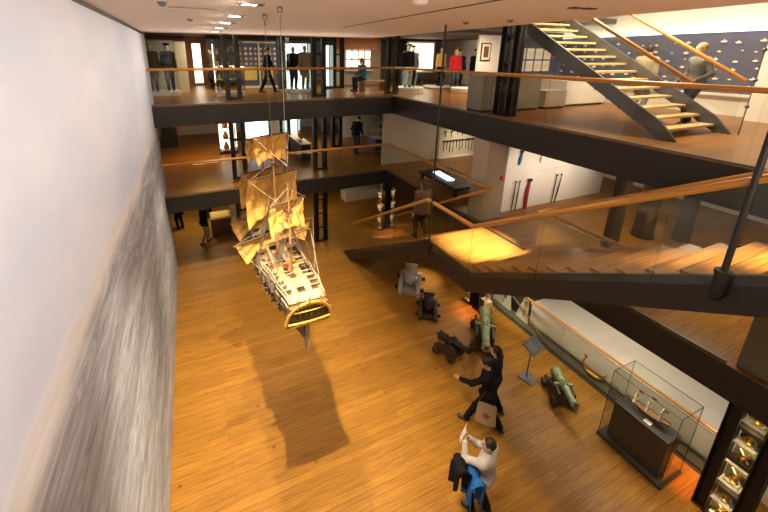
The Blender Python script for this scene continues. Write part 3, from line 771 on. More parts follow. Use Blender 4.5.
    if hem < P.z-.05: tp = tp+[cap(P+side*-.08,P+side*-.09-Vector((0,0,P.z-hem+.02)),.115,.12,.08), cap(P+side*.08,P+side*.09-Vector((0,0,P.z-hem+.02)),.115,.12,.08)]
    sdf_mesh(tp, cell, [((0,0,hem),(0,0,-1))]).build('jacket' if sl > .5 else 'shirt', m, root, world=False, fix=False)
    if bottom[0] == 'skirt':
        tr = [cap(P+Vector((0,0,.10)),P-Vector((0,0,.02)),.145,.165,.05)]+[cap(P+side*s*.06,P+side*s*.09-Vector((0,0,P.z-bottom[2])),.13,.16,.08) for s in (-1,1)]
        sdf_mesh(tr,cell,[((0,0,bottom[2]),(0,0,-1))]).build('skirt',bottom[1],root,world=False,fix=False)
    else:
        sdf_mesh([ell(P+Vector((0,0,.0)),(.172,.130,.15),TM,.05)]+trousers,cell).build('trousers',bottom[0],root,world=False,fix=False)
    for sp_ in shoe_p: sdf_mesh(sp_,min(cell,.014)).build('shoe',shoes,root,world=False,fix=False)
    if headless: return root, H
    hm, hs = hair
    if hs != 'bald':
        hp2 = [ell(H+hu*.028-hf*.014,(.086,.103,.108),RM,.03)]
        cuts = [(H+hf*.062+hu*.02,hf*1.0-hu*.75), (H-hu*.055,-hu+hf*.25)] if hs == 'short' else [(H+hf*.062+hu*.02,hf-hu*.75)]
        if hs == 'long': hp2 += [cap(H-hf*.05+hu*.02,H-hf*.085-hu*.16,.075,.055,.04)]; cuts = [(H+hf*.05+hu*.02,hf-hu*.55)]
        if hs == 'bun': hp2 += [ell(H-hf*.105+hu*.065,(.042,.042,.042),None,.02)]; cuts = [(H+hf*.062+hu*.02,hf-hu*.75),(H-hu*.075,-hu+hf*.2)]
        sdf_mesh(hp2,min(cell,.012),cuts).build('hair',hm,root,world=False,fix=False)
    if fingers:
        for s in (-1,1): MB().ball(H+hf*.083+hu*.012+hr*s*.032,.0095,8,6).build('eye','eye',root,world=False)
        MB().tube([H+hf*.089-hu*.060-hr*.020,H+hf*.095-hu*.058,H+hf*.089-hu*.060+hr*.020],.0045,5).build('mouth','red_cloth',root,world=False)
    if collar: sdf_mesh([cap(N-up*.03,N+up*.035,.072,.066,.01)],min(cell,.012)).build('collar',collar,root,world=False,fix=False)
    return root, H
def wpt(root, p): return Matrix.Translation(root.location) @ (Matrix.Rotation(root.rotation_euler.z,4,'Z') @ (Vector(p)*root.scale[0]))

# visitor in black striding forward, arm held out
FA = math.radians(28)
wm, H = figure('person','person in black striding with one arm held out and tote bag','person',(4.93,4.18,0),FA,
    pelvis=(0,.0,.92),chest=(0,.05,1.28),feet=((-.10,.36,0),(.10,-.30,.02)),hands=((-.24,.52,1.13),(.25,.16,.86)),elbow=((-.7,-.4,-.6),(.6,-.9,0)),
    look=(.35,-.1),top=('cloth_black',.76,1.),bottom=('cloth_black',),hair=('hair_dark','bun'),cell=.011,fingers=True,curl=.5)
b = thing('tote_bag','beige tote bag with a dark star hanging from the striding visitor','bag',wpt(wm,(.03,.0,.0))+Vector((-.12,-.24,.42)),FA+.5)
b.location = (4.72,3.99,.44); b.rotation_euler = (-.12,0,-.85); b.scale = (.98,)*3
MB().grid(lambda u,t: Vector(((u-.5)*.40*(1-.12*t),-.045*math.sin(PI*u)*(1.15-t*.8),t*.44)),14,10,.006).grid(lambda u,t: Vector(((u-.5)*.40*(1-.12*t),.045*math.sin(PI*u)*(1.15-t*.8),t*.44)),14,10,.006).build('bag_body','bag_canvas',b,world=False)
star = [(.085*(1 if i%2 == 0 else .42)*math.sin(i*PI/5),.085*(1 if i%2 == 0 else .42)*math.cos(i*PI/5)) for i in range(10)]
MB().prism(star,lambda p: (p[0],-.060,.21+p[1]),lambda p: (p[0],-.048,.21+p[1])).build('star_emblem','red_cloth',b,world=False)
MB().tube([(-.17,0,.43),(-.10,.03,.60),(.04,.12,.78),(.16,.22,.92)],.012,6).build('strap','leather',b,world=False)
p2, H = figure('person','person with dark hair walking close behind the visitor in black','person',(5.32,4.42,0),math.radians(25),
    pelvis=(0,0,.92),feet=((-.10,.10,0),(.10,-.20,0)),hands=((-.24,.20,.92),(.27,.10,.82)),look=(.3,.1),top=('cloth_navy',.8,1.),bottom=('cloth_black',),hair=('hair_dark','long'),cell=.013,fingers=True,k=.97)
# visitor in white holding up a leaflet
BA = math.radians(20)
by, H = figure('person','person in white shirt and black trousers raising a leaflet with both hands','person',(3.80,3.04,0),BA,
    pelvis=(0,0,.90),chest=(-.01,.01,1.25),feet=((-.10,.12,0),(.10,-.08,0)),hands=((-.16,.36,1.47),(-.02,.36,1.42)),elbow=((-.5,.1,-1),(.5,.2,-1)),
    look=(.55,.25),top=('cloth_white',.84,1.),bottom=('cloth_black',),hair=('hair_dark','short'),cell=.011,fingers=True,curl=.9,k=.97)
lp = thing('leaflet','white paper leaflet held up by the visitor in the white shirt','leaflet',wpt(by,(-.09,.46,1.44)),BA+.35)
MB().grid(lambda u,t: Vector(((u-.5)*.21,.02*math.sin(PI*u)-.07*t,(t-.15)*.28)),8,8,.002).build('sheet','paper',lp,world=False)
def drape(name, label, m, root, c, w, h, ph, rz):
    t = thing(name, label, 'jacket', c, rz)
    def fn(u,v):
        a = (v-.5)*2; r = .085+.02*math.sin(u*9+ph)
        if abs(a) < .25: th = a/.25*PI/2; y, z = r*math.sin(th), r*math.cos(th)
        else: y = math.copysign(r+.03*math.sin(u*14+ph+a*3)+.02*abs(a),a); z = -(abs(a)-.25)*h
        return Vector(((u-.5)*w*(1-.12*abs(a)),y,z+.025*math.sin(u*11+ph)*abs(a)))
    MB().grid(fn,26,30,.02).build('jacket_cloth',m,t,world=False); return t
jb = drape('jacket','blue jacket draped over the arm of the visitor in white','cloth_blue',by,wpt(by,(-.30,.06,1.10)),.36,.62,0,BA+.9)
jk = drape('jacket','black jacket draped beside the blue one on the visitor in white','cloth_black',by,wpt(by,(-.40,.28,1.22)),.32,.50,2,BA+.9)
# on the stairs, upper floors and far ground floor
zs = L1-K2*(7.45-YB)
figure('person','person in grey jacket walking down the stairs from the landing','person',(5.42,7.5,zs-.06),0,pelvis=(0,0,.93),feet=((-.1,.16,0),(.1,-.1,.12)),top=('cloth_brown',.80,1.),bottom=('cloth_black',),hair=('hair_dark','long'),cell=.016,look=(0,.2))
figure('person','person in black top and jeans leaning over on the middle floor','person',(6.75,14.85,L1),math.radians(-60),chest=(0,.10,1.26),feet=((-.1,.06,0),(.1,-.12,0)),hands=((-.2,.25,.95),(.25,.2,.9)),top=('cloth_black',.86,1.),bottom=('denim',),hair=('hair_dark','short'),cell=.018,look=(0,-.4))
figure('person','person in black walking past the blue showcase on the top floor','person',(2.95,15.1,L2),math.radians(-90),feet=((-.08,.30,0),(.08,-.32,.02)),hands=((-.27,-.1,.86),(.27,.25,.88)),top=('cloth_black',.86,1.),bottom=('cloth_black',),cell=.018)
figure('person','person in dark clothes standing by the timber wall on the top floor','person',(1.05,17.5,L2),math.radians(120),top=('cloth_brown',.75,1.),bottom=('cloth_black',),cell=.022)
figure('person','person with long dark hair in teal dress sitting on the wooden bench','person',(6.95,14.6,L2),math.radians(100),pelvis=(0,0,.54),chest=(0,.04,.90),feet=((-.1,.42,0),(.1,.40,0)),hands=((-.15,.30,.66),(.15,.30,.66)),top=('cloth_teal',.40,1.),bottom=('cloth_navy',),hair=('hair_dark','long'),cell=.018)
figure('person','person in red top among the costume displays on the top floor','person',(10.9,13.5,L2),math.radians(170),top=('cloth_red',.88,1.),bottom=('denim',),hair=('hair_fair','long'),cell=.02)
figure('person','person in dark jacket beside the visitor in red on the top floor','person',(11.45,13.9,L2),math.radians(150),top=('cloth_navy',.85,1.),bottom=('cloth_black',),cell=.02)
figure('person','fair-haired person with red collar and grey jacket by the stair foot','person',(10.12,4.5,L2),math.radians(60),feet=((-.1,.1,0),(.1,-.12,0)),hands=((-.25,.18,1.0),(.26,.2,.95)),top=('cloth_grey',.80,1.),bottom=('cloth_black',),hair=('hair_fair','short'),collar='cloth_red',cell=.014)
figure('person','dark-haired person seen through the stair glass before the photo wall','person',(10.75,5.9,L2),math.radians(-90),top=('cloth_beige',.8,1.),bottom=('cloth_grey',),hair=('hair_dark','short'),cell=.02)
figure('person','person in dark top and beige trousers walking on the far ground floor','person',(-.05,14.7,0),math.radians(-70),feet=((-.09,.16,0),(.09,-.18,.02)),top=('cloth_black',.84,1.),bottom=('cloth_beige',),hair=('hair_dark','short'),cell=.018)
figure('person','person in black standing behind the mural end on the ground floor','person',(-1.0,16.5,0),math.radians(30),top=('cloth_black',.7,1.),bottom=('cloth_black',),cell=.02)
figure('person','person in black trousers far back beside the timber showcase','person',(.15,17.2,0),math.radians(200),top=('cloth_black',.7,1.),bottom=('cloth_black',),cell=.022)
ORD = ['first','second','third','fourth','fifth','sixth','seventh','eighth','ninth','tenth','eleventh']
# ------------------------------------------------------------------ cannons on the ground floor
def cannon(label, x, y, rz, length, mb_, mc, sc=1., pitch=.06, bz=.56, big=True, group=None):
    t = thing('cannon', label, 'cannon', (x,y,0), rz, group); t.scale = (sc,)*3
    L = length; R = .135
    ax = Vector((0,math.cos(pitch),math.sin(pitch))); c = Vector((0,-L*.40,bz))
    prof = [(.0,-.13),(.035,-.12),(.05,-.085),(.03,-.05),(.05,-.03),(R*.75,-.02),(R,.0),(R*1.12,.015),(R*1.12,.05),(R,.06),(R*.97,L*.22),(R*1.05,L*.225),(R*1.05,L*.25),(R*.9,L*.255),(R*.84,L*.48),(R*.92,L*.485),(R*.92,L*.51),(R*.78,L*.515),(R*.62,L*.86),(R*.7,L*.87),(R*.66,L*.90),(R*.82,L*.96),(R*.85,L*.99),(R*.7,L*1.0),(R*.36,L*1.001),(R*.34,L*.9)]
    b = MB().lathe(prof,c,ax,22).build('barrel',mb_,t,world=False)
    tr = c+ax*L*.42; MB().tube([tr-Vector((.25,0,0)),tr+Vector((.25,0,0))],.042,12).build('trunnion',mb_,b,world=False)
    for s in (-.05,.05):
        p = c+ax*L*.46; MB().tube([p+Vector((s,-.07,R*.8)),p+Vector((s,-.05,R*1.35)),p+Vector((s,.05,R*1.35)),p+Vector((s,.07,R*.8))],.014,6).build('lifting_handle',mb_,b,world=False)
    y0 = -L*.46; y1 = L*.26
    pr = [(y1,.12),(y1,bz-.02),(y1-.20*L,bz+.03),(y1-.22*L,bz-.06),(y1-.36*L,bz-.06),(y1-.38*L,bz-.16),(y1-.52*L,bz-.16),(y1-.54*L,bz-.26),(y0,bz-.26),(y0,.14),(y0+.12*L,.18),(y1-.14*L,.18)]
    for s in (-1,1):
        MB().prism(pr,lambda p: (s*.165,p[0],p[1]),lambda p: (s*.235,p[0],p[1])).build('cheek',mc,t,world=False,bevel=.008)
    MB().box(-.165,y0+.05,.2,.165,y1-.1,.27).build('bed',mc,t,world=False)
    for yy,r in ((y0+.12,.125),(y1-.10,.15)):
        MB().box(-.30,yy-.045,r-.045,.30,yy+.045,r+.045).build('axle',mc,t,world=False)
        for s in (-1,1):
            w = MB().tube([(s*.245,yy,r),(s*.325,yy,r)],r,18).build('wheel',mc,t,world=False)
            MB().tube([(s*.325,yy,r),(s*.35,yy,r)],.035,10).tube([(s*.243,yy,r),(s*.245,yy,r)],r*1.0,18).build('hub','iron',w,world=False)
    MB().prism([(y0+.02,bz-.25),(y0+.02,bz-.15),(y0+.28,bz-.2),(y0+.28,bz-.25)],lambda p:(-.06,p[0],p[1]),lambda p:(.06,p[0],p[1])).build('quoin','oak',t,world=False)
    return t
def mortar(label, x, y, rz, mb_, mc, pale=False):
    t = thing('mortar', label, 'cannon', (x,y,0), rz)
    c = Vector((0,-.1,.30)); ax = Vector((0,.62,.78)).normalized()
    MB().lathe([(.0,-.16),(.08,-.15),(.15,-.08),(.17,.0),(.17,.14),(.2,.15),(.2,.19),(.17,.2),(.16,.36),(.19,.38),(.2,.46),(.13,.465),(.12,.3)],c,ax,20).tube([c+Vector((-.3,0,0)),c+Vector((.3,0,0))],.06,12).build('barrel',mb_,t,world=False)
    pr = [(-.5,.0),(-.52,.16),(-.3,.36),(.05,.44),(.2,.34),(.42,.26),(.5,.0)]
    for s in (-1,1):
        MB().prism(pr,lambda p:(s*.2,p[0],p[1]),lambda p:(s*.31,p[0],p[1])).build('cheek',mc,t,world=False,bevel=.012)
        for yy in (-.3,.3): MB().tube([(s*.31,yy,.13),(s*.42,yy,.13)],.06,12).build('bolster','iron',t,world=False)
    MB().box(-.2,-.45,.02,.2,.45,.13).build('bed',mc,t,world=False)
    MB().tube([(-.2,.4,.2),(.2,.4,.2)],.045,10).build('cross_bar',mc,t,world=False)
    return t
mortar('pale grey mortar on a carriage, farthest of the guns under the stairs',6.15,8.95,math.radians(-38),'iron_pale','iron_pale').scale = (1.12,)*3
mortar('small dark iron mortar with a pale streak beside the pale grey one',5.95,7.65,math.radians(-35),'iron','dark_wood').scale = (.86,)*3
cannon('dark iron cannon on a black truck carriage left of the long green cannon',5.50,6.02,math.radians(200),1.1,'iron','dark_wood',.78)
cannon('long green bronze cannon on a dark carriage near the orange-lit column',6.55,5.98,math.radians(138),1.6,'bronze','dark_wood',1.0,bz=.62)
cannon('green bronze cannon on dark carriage beside the glass balustrade and info stand',6.98,4.02,math.radians(150),1.25,'bronze','dark_wood',.78)

# info stand
s_ = thing('info_stand','dark tilted info panel on a thin post with square foot plate','sign',(6.80,4.72,0),math.radians(14))
MB().box(-.17,-.17,0,.17,.17,.02).build('foot_plate','metal_grey',s_,world=False,bevel=.004)
MB().tube([(0,.04,.02),(0,.04,.92)],.016,8).build('post','metal_grey',s_,world=False)
pn = MB().obox((0,.0,.95),(.50,.34,.02),rx=.5).build('panel','charcoal',s_,world=False)
q = MB()
for k in range(6): q.obox((-.10,.105-.04*k,.961+.0218*(2.6-k)*-1+.0218*2.6*0+.0215*5.0-.0),(.2,.008,.002),rx=.5) if False else None
for k in range(5):
    v = Matrix.Rotation(.5,3,'X') @ Vector((-.08,.11-.045*k,.0115)); MB().obox((v.x,v.y,.95+v.z),(.24-.03*(k%2),.012,.002),rx=.5).build('text_line','metal_grey',pn,world=False)

# ------------------------------------------------------------------ glass case with ship model, lower right
def glass_case(name, label, x0,y0,x1,y1,z0,z1, base=.05, m_base='charcoal', edge='steel', loc=None, mg='case_glass', cat='display case', group=None):
    t = thing(name,label,cat,((x0+x1)/2,(y0+y1)/2,z0),0,group)
    MB().box(x0-.02,y0-.02,z0,x1+.02,y1+.02,z0+base).build('base',m_base,t)
    g = .008; zb = z0+base
    MB().box(x0,y0,zb,x1,y0+g,z1).build('glass_pane',mg,t); MB().box(x0,y1-g,zb,x1,y1,z1).build('glass_pane',mg,t)
    MB().box(x0,y0+g,zb,x0+g,y1-g,z1).build('glass_pane',mg,t); MB().box(x1-g,y0+g,zb,x1,y1-g,z1).build('glass_pane',mg,t)
    MB().box(x0,y0,z1,x1,y1,z1+g).build('glass_top',mg,t)
    e = []
    for (a,b) in (((x0,y0),(x1,y0)),((x1,y0),(x1,y1)),((x1,y1),(x0,y1)),((x0,y1),(x0,y0))): e.append(((a[0],a[1],z1),(b[0],b[1],z1)))
    for (a,b) in ((x0,y0),(x1,y0),(x0,y1),(x1,y1)): e.append(((a,b,zb),(a,b,z1)))
    for a,b in e: MB().tube([a,b],.006,4).build('edge',edge,t)
    return t
gc = glass_case('display_case','large glass display case on a dark pedestal holding a small ship',7.02,2.07,7.66,3.17,0,1.62)
MB().box(7.13,2.17,.05,7.55,3.08,.90).build('pedestal','charcoal',gc,bevel=.01)
MB().box(7.2,2.5,.90,7.3,2.62,.905).build('caption','paper',gc)
def small_ship(name, label, loc, rz, L, masts=3, hull='walnut', sails='sail_pale', flag='red_cloth', cat='ship model', group=None):
    t = thing(name,label,cat,loc,rz,group)
    def h(u,v):
        a = PI*v; w = .12*L*math.sin(PI*min(1,.10+u*.88))**.55; up = .06*L*(2*u-1)**2
        return Vector((-w*math.cos(a), (u-.5)*L, .13*L-.10*L*math.sin(a)+up))
    MB().grid(h,18,10,.01*L).build('hull',hull,t,world=False)
    MB().grid(lambda u,v: Vector(((2*v-1)*.115*L*math.sin(PI*min(1,.10+u*.88))**.55,(u-.5)*L*.98,.105*L+.05*L*(2*u-1)**2)),14,4,.006*L).build('deck','oak',t,world=False)
    for s in (-.18,.18): MB().box(-.012*L,s*L-.015*L,-.06*L,.012*L,s*L+.015*L,.035*L).build('stand','black',t,world=False)
    for k in range(masts):
        y = (-.30+.30*k)*L; hgt = (.42,.55,.48)[k%3]*L
        m = MB().tube([(0,y,.1*L),(0,y,.1*L+hgt)],[.010*L,.005*L],6).build('mast','oak',t,world=False)
        for j,(zz,w) in enumerate(((.40,.15),(.74,.11))):
            z = .1*L+hgt*zz+.05*L
            MB().tube([(-w*L,y,z),(w*L,y,z)],.005*L,5).build('yard','dark_wood',m,world=False)
            MB().grid(lambda u,v: Vector(((2*u-1)*w*L*(.95+.15*v),y+.035*L*math.sin(PI*v)+.008*L,z-.16*L*v)),8,6,.004*L).build('sail',sails,m,world=False)
        MB().grid(lambda u,v: Vector((.0+.002*math.sin(u*6),y-.11*L*u,.1*L+hgt+.0-.06*L*v)),4,2,.003).build('flag',flag,m,world=False)
    MB().tube([(0,.47*L,.18*L),(0,.66*L,.27*L)],.008*L,6).build('bowsprit','oak',t,world=False)
    q = MB()
    for k in range(masts):
        y = (-.30+.30*k)*L
        for s in (-1,1):
            for dd in (-.05,0,.05): q.tube([(s*.12*L,y+dd*L,.13*L),(0,y,.1*L+.4*L)],.0022*L,4)
    q.build('shrouds','rope',t,world=False)
    return t
small_ship('ship_model','small brown three-masted ship model with red flags inside the glass case',(7.34,2.64,.955),math.radians(4),.68)

# ------------------------------------------------------------------ long white counter behind the balustrade, things on its ledge
ct = thing('display_counter','long white display counter behind the ground-floor glass balustrade','counter',(9.1,3.5,0))
MB().box(8.40,-.6,0,9.9,6.1,.66).build('body','white',ct)
MB().box(8.37,-.6,.66,9.93,6.13,.69).build('top','counter_top',ct)
ys = [-.6,.9,2.3,3.7,5.1,6.1]
for a,b in zip(ys,ys[1:]): MB().box(8.375,a+.008,.06,8.40,b-.008,.65).build('side_panel','cream',ct)
tag(MB().box(8.40,7.75,0,9.9,9.5,.66).build('display_counter','white',bevel=.01),'second white counter beyond the long one, under the landing','counter')
tag(MB().box(8.06,1.8,0,8.36,7.8,.07).build('ledge','olive',bevel=.006),'low olive ledge between the balustrade glass and white counter','ledge')
tag(MB().box(8.42,6.2,0,9.9,7.7,.28).build('plinth','charcoal',bevel=.01),'low black block added for the shaded gap behind the two small sails','plinth')  # added block, its black stands in for a shaded void
vk = thing('dragon_boat','small golden dragon-headed boat on the low olive ledge','sculpture',(8.2,4.1,.07),math.radians(8))
def vh(u,v):
    a = PI*v; w = .09*math.sin(PI*min(1,.06+u*.9))**.6; return Vector((-w*math.cos(a),(u-.5)*.46,.11-.09*math.sin(a)+.10*(2*u-1)**4))
MB().grid(vh,18,10,.01).build('hull','gold',vk,world=False)
MB().tube([(0,.20,.17),(0,.25,.26),(0,.24,.36),(0,.20,.42),(0,.235,.455),(0,.29,.44)],[.026,.024,.02,.022,.026,.012],8).build('dragon_head','gold',vk,world=False)
MB().tube([(0,-.21,.17),(0,-.26,.25),(0,-.24,.31)],[.022,.016,.006],8).build('tail','gold',vk,world=False)
sb = thing('spar','slender pale wooden spar leaning down beside the green cannon','spar',(8.17,5.52,.07))
MB().tube([(8.17,5.52,.09),(8.17,6.1,.43),(8.17,6.78,.75)],[.022,.02,.014],8).build('pole','oak',sb)
for nm,lb,pts in (('sail','larger cream sail standing behind the balustrade beside the spar',[(7.38,.08),(6.82,.88),(6.62,.08)]),('sail','smaller cream sail with faint emblem hung on the leaning spar',[(6.46,.10),(6.17,.80),(6.02,.08)])):
    t = thing(nm,lb,'sail',(8.2,pts[0][0],.07))
    A,B,C_ = [Vector((8.22,p[0],p[1])) for p in pts]
    MB().grid(lambda u,v: (A.lerp(C_,u)).lerp(B+Vector((0,(.5-u)*.16,0)),v)+Vector((.06*math.sin(PI*u)*math.sin(PI*v),0,0)),12,12,.006).build('cloth','sail_pale',t)
    MB().tube([A.lerp(C_,.5)+Vector((.02,0,-.01)),B+Vector((.02,0,.02))],.011,6).build('mast','oak',t)
    e = A.lerp(C_,.5).lerp(B,.42); MB().lathe([(.05,-.004),(.05,.004)],e+Vector((.04,0,0)),(1,0,0),12).build('emblem','red_cloth',t)

# ------------------------------------------------------------------ lit shelves in the columns
def niche(name, label, x, y, rz, w, d, z1, n, obj, back='olive'):
    t = thing(name,label,'display case',(x,y,0),rz); R = Matrix.Rotation(rz,3,'Z')
    h, e = w/2, d/2
    MB().box(-h,e-.02,0,h,e,z1).build('back',back,t,world=False)
    MB().box(-h,-e,0,h,e-.02,.06).build('base','charcoal',t,world=False); MB().box(-h,-e,z1-.05,h,e-.02,z1).build('cover','charcoal',t,world=False)
    for k in range(1,n): z = z1*k/n; MB().box(-h+.004,-e+.01,z-.012,h-.004,e-.022,z).build('shelf','white',t,world=False)
    MB().box(-h,-e,.06,h,-e+.006,z1-.05).build('glass_pane','case_glass',t,world=False)
    for k in range(n):
        obj(k,x,y,z1*k/n+(.06 if k == 0 else .002),w,z1/n,rz)
        q = R @ Vector((0,-e+.03,0)); light('POINT',(x+q.x,y+q.y,z1*(k+1)/n-.05),(0,0,0),NP,(1,.66,.3),.015)
    return t
NP = 3.5
NM = ['bottom','second','third','fourth','fifth','top']
def instr(where):
    def f(k,x,y,z,w,h,rz):
        t = thing('brass_instrument',f'brass rods on the {NM[k]} shelf of the {where}','instrument',(x,y,z),rz)
        MB().box(-w*.36,-.05,0,w*.36,.05,.03).build('stand','white',t,world=False)
        MB().tube([(-w*.30,.0,.06),(w*.28,.02,h*.55)],[.018,.024],8).build('tube','brass',t,world=False)
        MB().tube([(w*.28,.04,.06),(-w*.22,.03,h*.62)],[.014,.014],8).build('rod','sail_pale',t,world=False)
        MB().lathe([(.05,0),(.05,.02),(.02,.04),(.03,h*.3)],(w*.05,0,.03),n=10).build('weight','gold',t,world=False)
    return f
niche('shelf_case','tall lit shelf case with brass objects between the large near columns',7.42,1.43,-PI/2,.26,.24,2.5,6,instr('case in the near columns'))
niche('shelf_case','orange-lit shelf case left of the far inner corner column',7.2,13.1,0,.2,.2,2.4,4,instr('case left of the corner column'))
niche('shelf_case','orange-lit shelf case right of the far inner corner column',7.82,13.1,0,.2,.2,2.4,4,instr('case right of the corner column'))
niche('shelf_case','orange-lit shelf case left of the column behind the cannons',7.42,7.60,-PI/2,.26,.22,2.3,4,instr('case left of the gun column'))
niche('shelf_case','orange-lit shelf case right of the column behind the cannons',7.42,6.84,-PI/2,.26,.22,2.3,4,instr('case right of the gun column'))

# ------------------------------------------------------------------ middle floor
w1 = struct('wall_gallery', MB().box(7.0,12.7,L1,13.9,12.85,L2-.63),'beige_wall')
w2 = struct('wall_exhibition', MB().box(7.62,7.2,L1,12.2,7.35,L2-.63),'white_wall')
tb = thing('tool_panel','white panel of hung dark hammers and mallets on the beige wall','tool display',(10.75,12.68,L1+.05))
MB().box(9.72,12.64,L1+.05,11.85,12.695,L1+1.35).build('board','cream',tb)
MB().box(9.70,12.55,L1+.0,11.87,12.695,L1+.05).build('ledge','white',tb)
random.seed(3)
for r,(z,n) in enumerate(((L1+1.2,6),(L1+.78,11))):
    for k in range(n):
        x = 9.85+1.9*(k+.5)/n+random.uniform(-.03,.03); h = random.uniform(.18,.30) if r == 0 else random.uniform(.38,.55)
        t = thing('hammer',f'dark hammer hung on the white panel, {ORD[k]} from left in the {"upper" if r == 0 else "lower"} row','hammer',(x,12.63,z-h))
        MB().obox((x,12.62,z-h/2),(.022,.022,h)).build('handle','dark_wood',t); MB().obox((x,12.615,z-.02),(.15 if r else .12,.04,.05)).build('head','iron',t)
def rod_on_wall(name,label,cat,x0,z0,x1,z1,r,m,bow=0.,tip=None):
    pts = []
    for i in range(13):
        u = i/12; pts.append((x0+(x1-x0)*u+bow*math.sin(PI*u*.75)*(1 if u < 1 else 1),7.15,z0+(z1-z0)*u))
    t = thing(name,label,cat,pts[0]); 
    MB().tube(pts,[r*(.6+.4*math.sin(PI*min(1,.15+.8*i/12))) for i in range(13)],8).build('blade' if name == 'sabre' else 'shaft',m,t)
    MB().tube([pts[-1],(pts[-1][0],7.15,pts[-1][2]+.05)],r*1.3,8).build('hilt' if name == 'sabre' else 'cap','black',t)
    q = pts[6]; MB().tube([(q[0],7.15,q[2]),(q[0],7.2,q[2])],r*.6,6).build('bracket','metal_grey',t)
wl = 'on the white exhibition wall'
rod_on_wall('staff',f'slim dark staff {wl}, first one right of the pier','staff',8.23,L1+.0,8.27,L1+.87,.018,'dark_wood')
rod_on_wall('staff',f'slim dark staff {wl}, second one right of the pier','staff',8.38,L1+.0,8.42,L1+.86,.018,'dark_wood')
rod_on_wall('sabre',f'wide dark red curved scabbard {wl}','scabbard',8.78,L1+.0,8.86,L1+.86,.055,'red_cloth',-.06)
rod_on_wall('staff',f'slim dark staff {wl}, left one of the farther pair','staff',9.87,L1+.0,9.92,L1+.87,.018,'dark_wood')
rod_on_wall('staff',f'slim dark staff {wl}, right one of the farther pair','staff',10.0,L1+.0,10.1,L1+.86,.018,'dark_wood',.03)
rod_on_wall('hanging_scabbard',f'short blue scabbard hung high {wl}','scabbard',8.29,L1+1.40,8.34,L1+1.75,.04,'blue_cloth')
rod_on_wall('hanging_staff',f'short dark staff hung high {wl}','staff',9.11,L1+1.37,9.13,L1+1.6,.015,'dark_wood')
tx = thing('wall_text','faint grey line of text across the white exhibition wall','wall text',(9.2,7.19,L1+1.1))
for k in range(16): MB().box(8.35+.12*k,7.194,L1+1.12,8.35+.12*k+.085,7.2,L1+1.145).build('word','cream',tx)
al = thing('fire_alarm_switch','round red fire alarm on the beige pier','alarm',(7.5,6.95,4.33))
MB().lathe([(.075,0),(.075,.03),(.055,.045),(.0,.047)],(7.5,6.95,4.33),(0,-1,0),18).build('bell','red_paint',al); MB().lathe([(.02,.0),(.02,.06)],(7.5,6.95,4.33),(0,-1,0),10).build('centre','white',al)
for k,(x,y,h,r,lb) in enumerate(((8.85,4.75,2.15,.17,'nearest to the white exhibition wall'),(10.1,4.75,2.15,.22,'middle one, thickest'),(10.75,4.25,2.15,.17,'farthest from the white exhibition wall'))):  # solid posts made up to draw dark upright shapes
    t = thing('dark_upright',f'dark post-like upright on the middle floor, {lb}','post',(x,y,L1))
    MB().lathe([(r*1.08,0),(r*1.02,.07),(r*.95,.4),(r*.92,1.0),(r*.98,1.6),(r*1.0,h)],(x,y,L1),n=16).build('upright_body','upright_dark',t)
    MB().lathe([(r*1.12,0),(r*1.12,.03),(r*1.04,.035)],(x,y,L1+.0),n=16).build('base_ring','iron',t)
tt = thing('display_table','black display table with a lit screen on the middle floor','table',(7.9,9.4,L1))
MB().box(7.2,8.4,L1+.32,8.5,10.4,L1+.40).build('top','black',tt,bevel=.01)
for x in (7.3,8.4):
    for y in (8.5,10.3): MB().box(x-.04,y-.04,L1,x+.04,y+.04,L1+.32).build('leg','black',tt)
ts = MB().obox((7.62,9.55,L1+.425),(.24,.95,.03),rz=-.1).build('screen','screen',tt); 
# far side of the middle floor
bb = thing('display_box','black square display box with small exhibits on top, beside the mural','display box',(-1.1,19.3,L1))
MB().box(-1.46,19.1,L1,-.80,19.8,L1+.88).build('body','black',bb,bevel=.01)
for k in range(4):
    x = -1.36+.16*k; t = thing('figurine',f'tiny brass figurine on the black box, {["first","second","third","fourth"][k]} from the mural','figurine',(x,19.3,L1+.88))
    MB().lathe([(.045,0),(.02,.04),(.035,.10),(.015,.15)],(x,19.3,L1+.88),n=8).build('figure','brass',t)
bx = thing('panel','small red notice beside the black display box','sign',(-.72,19.3,L1)); MB().box(-.74,19.3,L1,-.70,19.34,L1+.9).build('post','metal_grey',bx); MB().box(-.80,19.29,L1+.86,-.64,19.3,L1+1.06).build('plate','red_paint',bx)
gl = glass_case('display_case','tall dark-framed glass showcase on the middle floor left of the ship',1.0,16.9,1.75,17.6,L1,L1+1.75,.12,'black','black')
MB().box(1.03,17.56,L1+.12,1.72,17.59,L1+1.7).build('backing','lamp_case',gl)
for k in range(3):
    t = thing('model_figure',f'orange-brown exhibit on {["the bottom","the middle","the top"][k]} tier of the dark-framed showcase','exhibit',(1.3,17.25,L1+.13+.5*k))
    MB().box(1.1,17.1,L1+.121+.5*k,1.6,17.45,L1+.14+.5*k).build('tier','white',t); MB().lathe([(.10,0),(.14,.12),(.08,.24),(.05,.34)],(1.3,17.25,L1+.14+.5*k),n=12).build('vessel','oak',t)
lb = thing('lightbox','bright blue-white lightbox wall behind the ship on the middle floor','lightbox',(3.0,19.0,L1))
MB().box(2.40,19.0,L1+.15,3.62,19.06,L1+1.25).build('frame','white',lb)
for k,(a,b) in enumerate(((2.44,2.78),(2.82,3.16),(3.20,3.58))): MB().box(a,18.985,L1+.2,b,19.0,L1+1.2).build('picture','screen_blue' if k != 1 else 'screen',lb)
struct('wall_panel', MB().box(3.7,19.0,L1,4.6,19.1,L2-.63),'beige_wall')
struct('wall_panel', MB().box(7.2,18.1,L1,9.4,18.2,L2-.63),'white_wall')
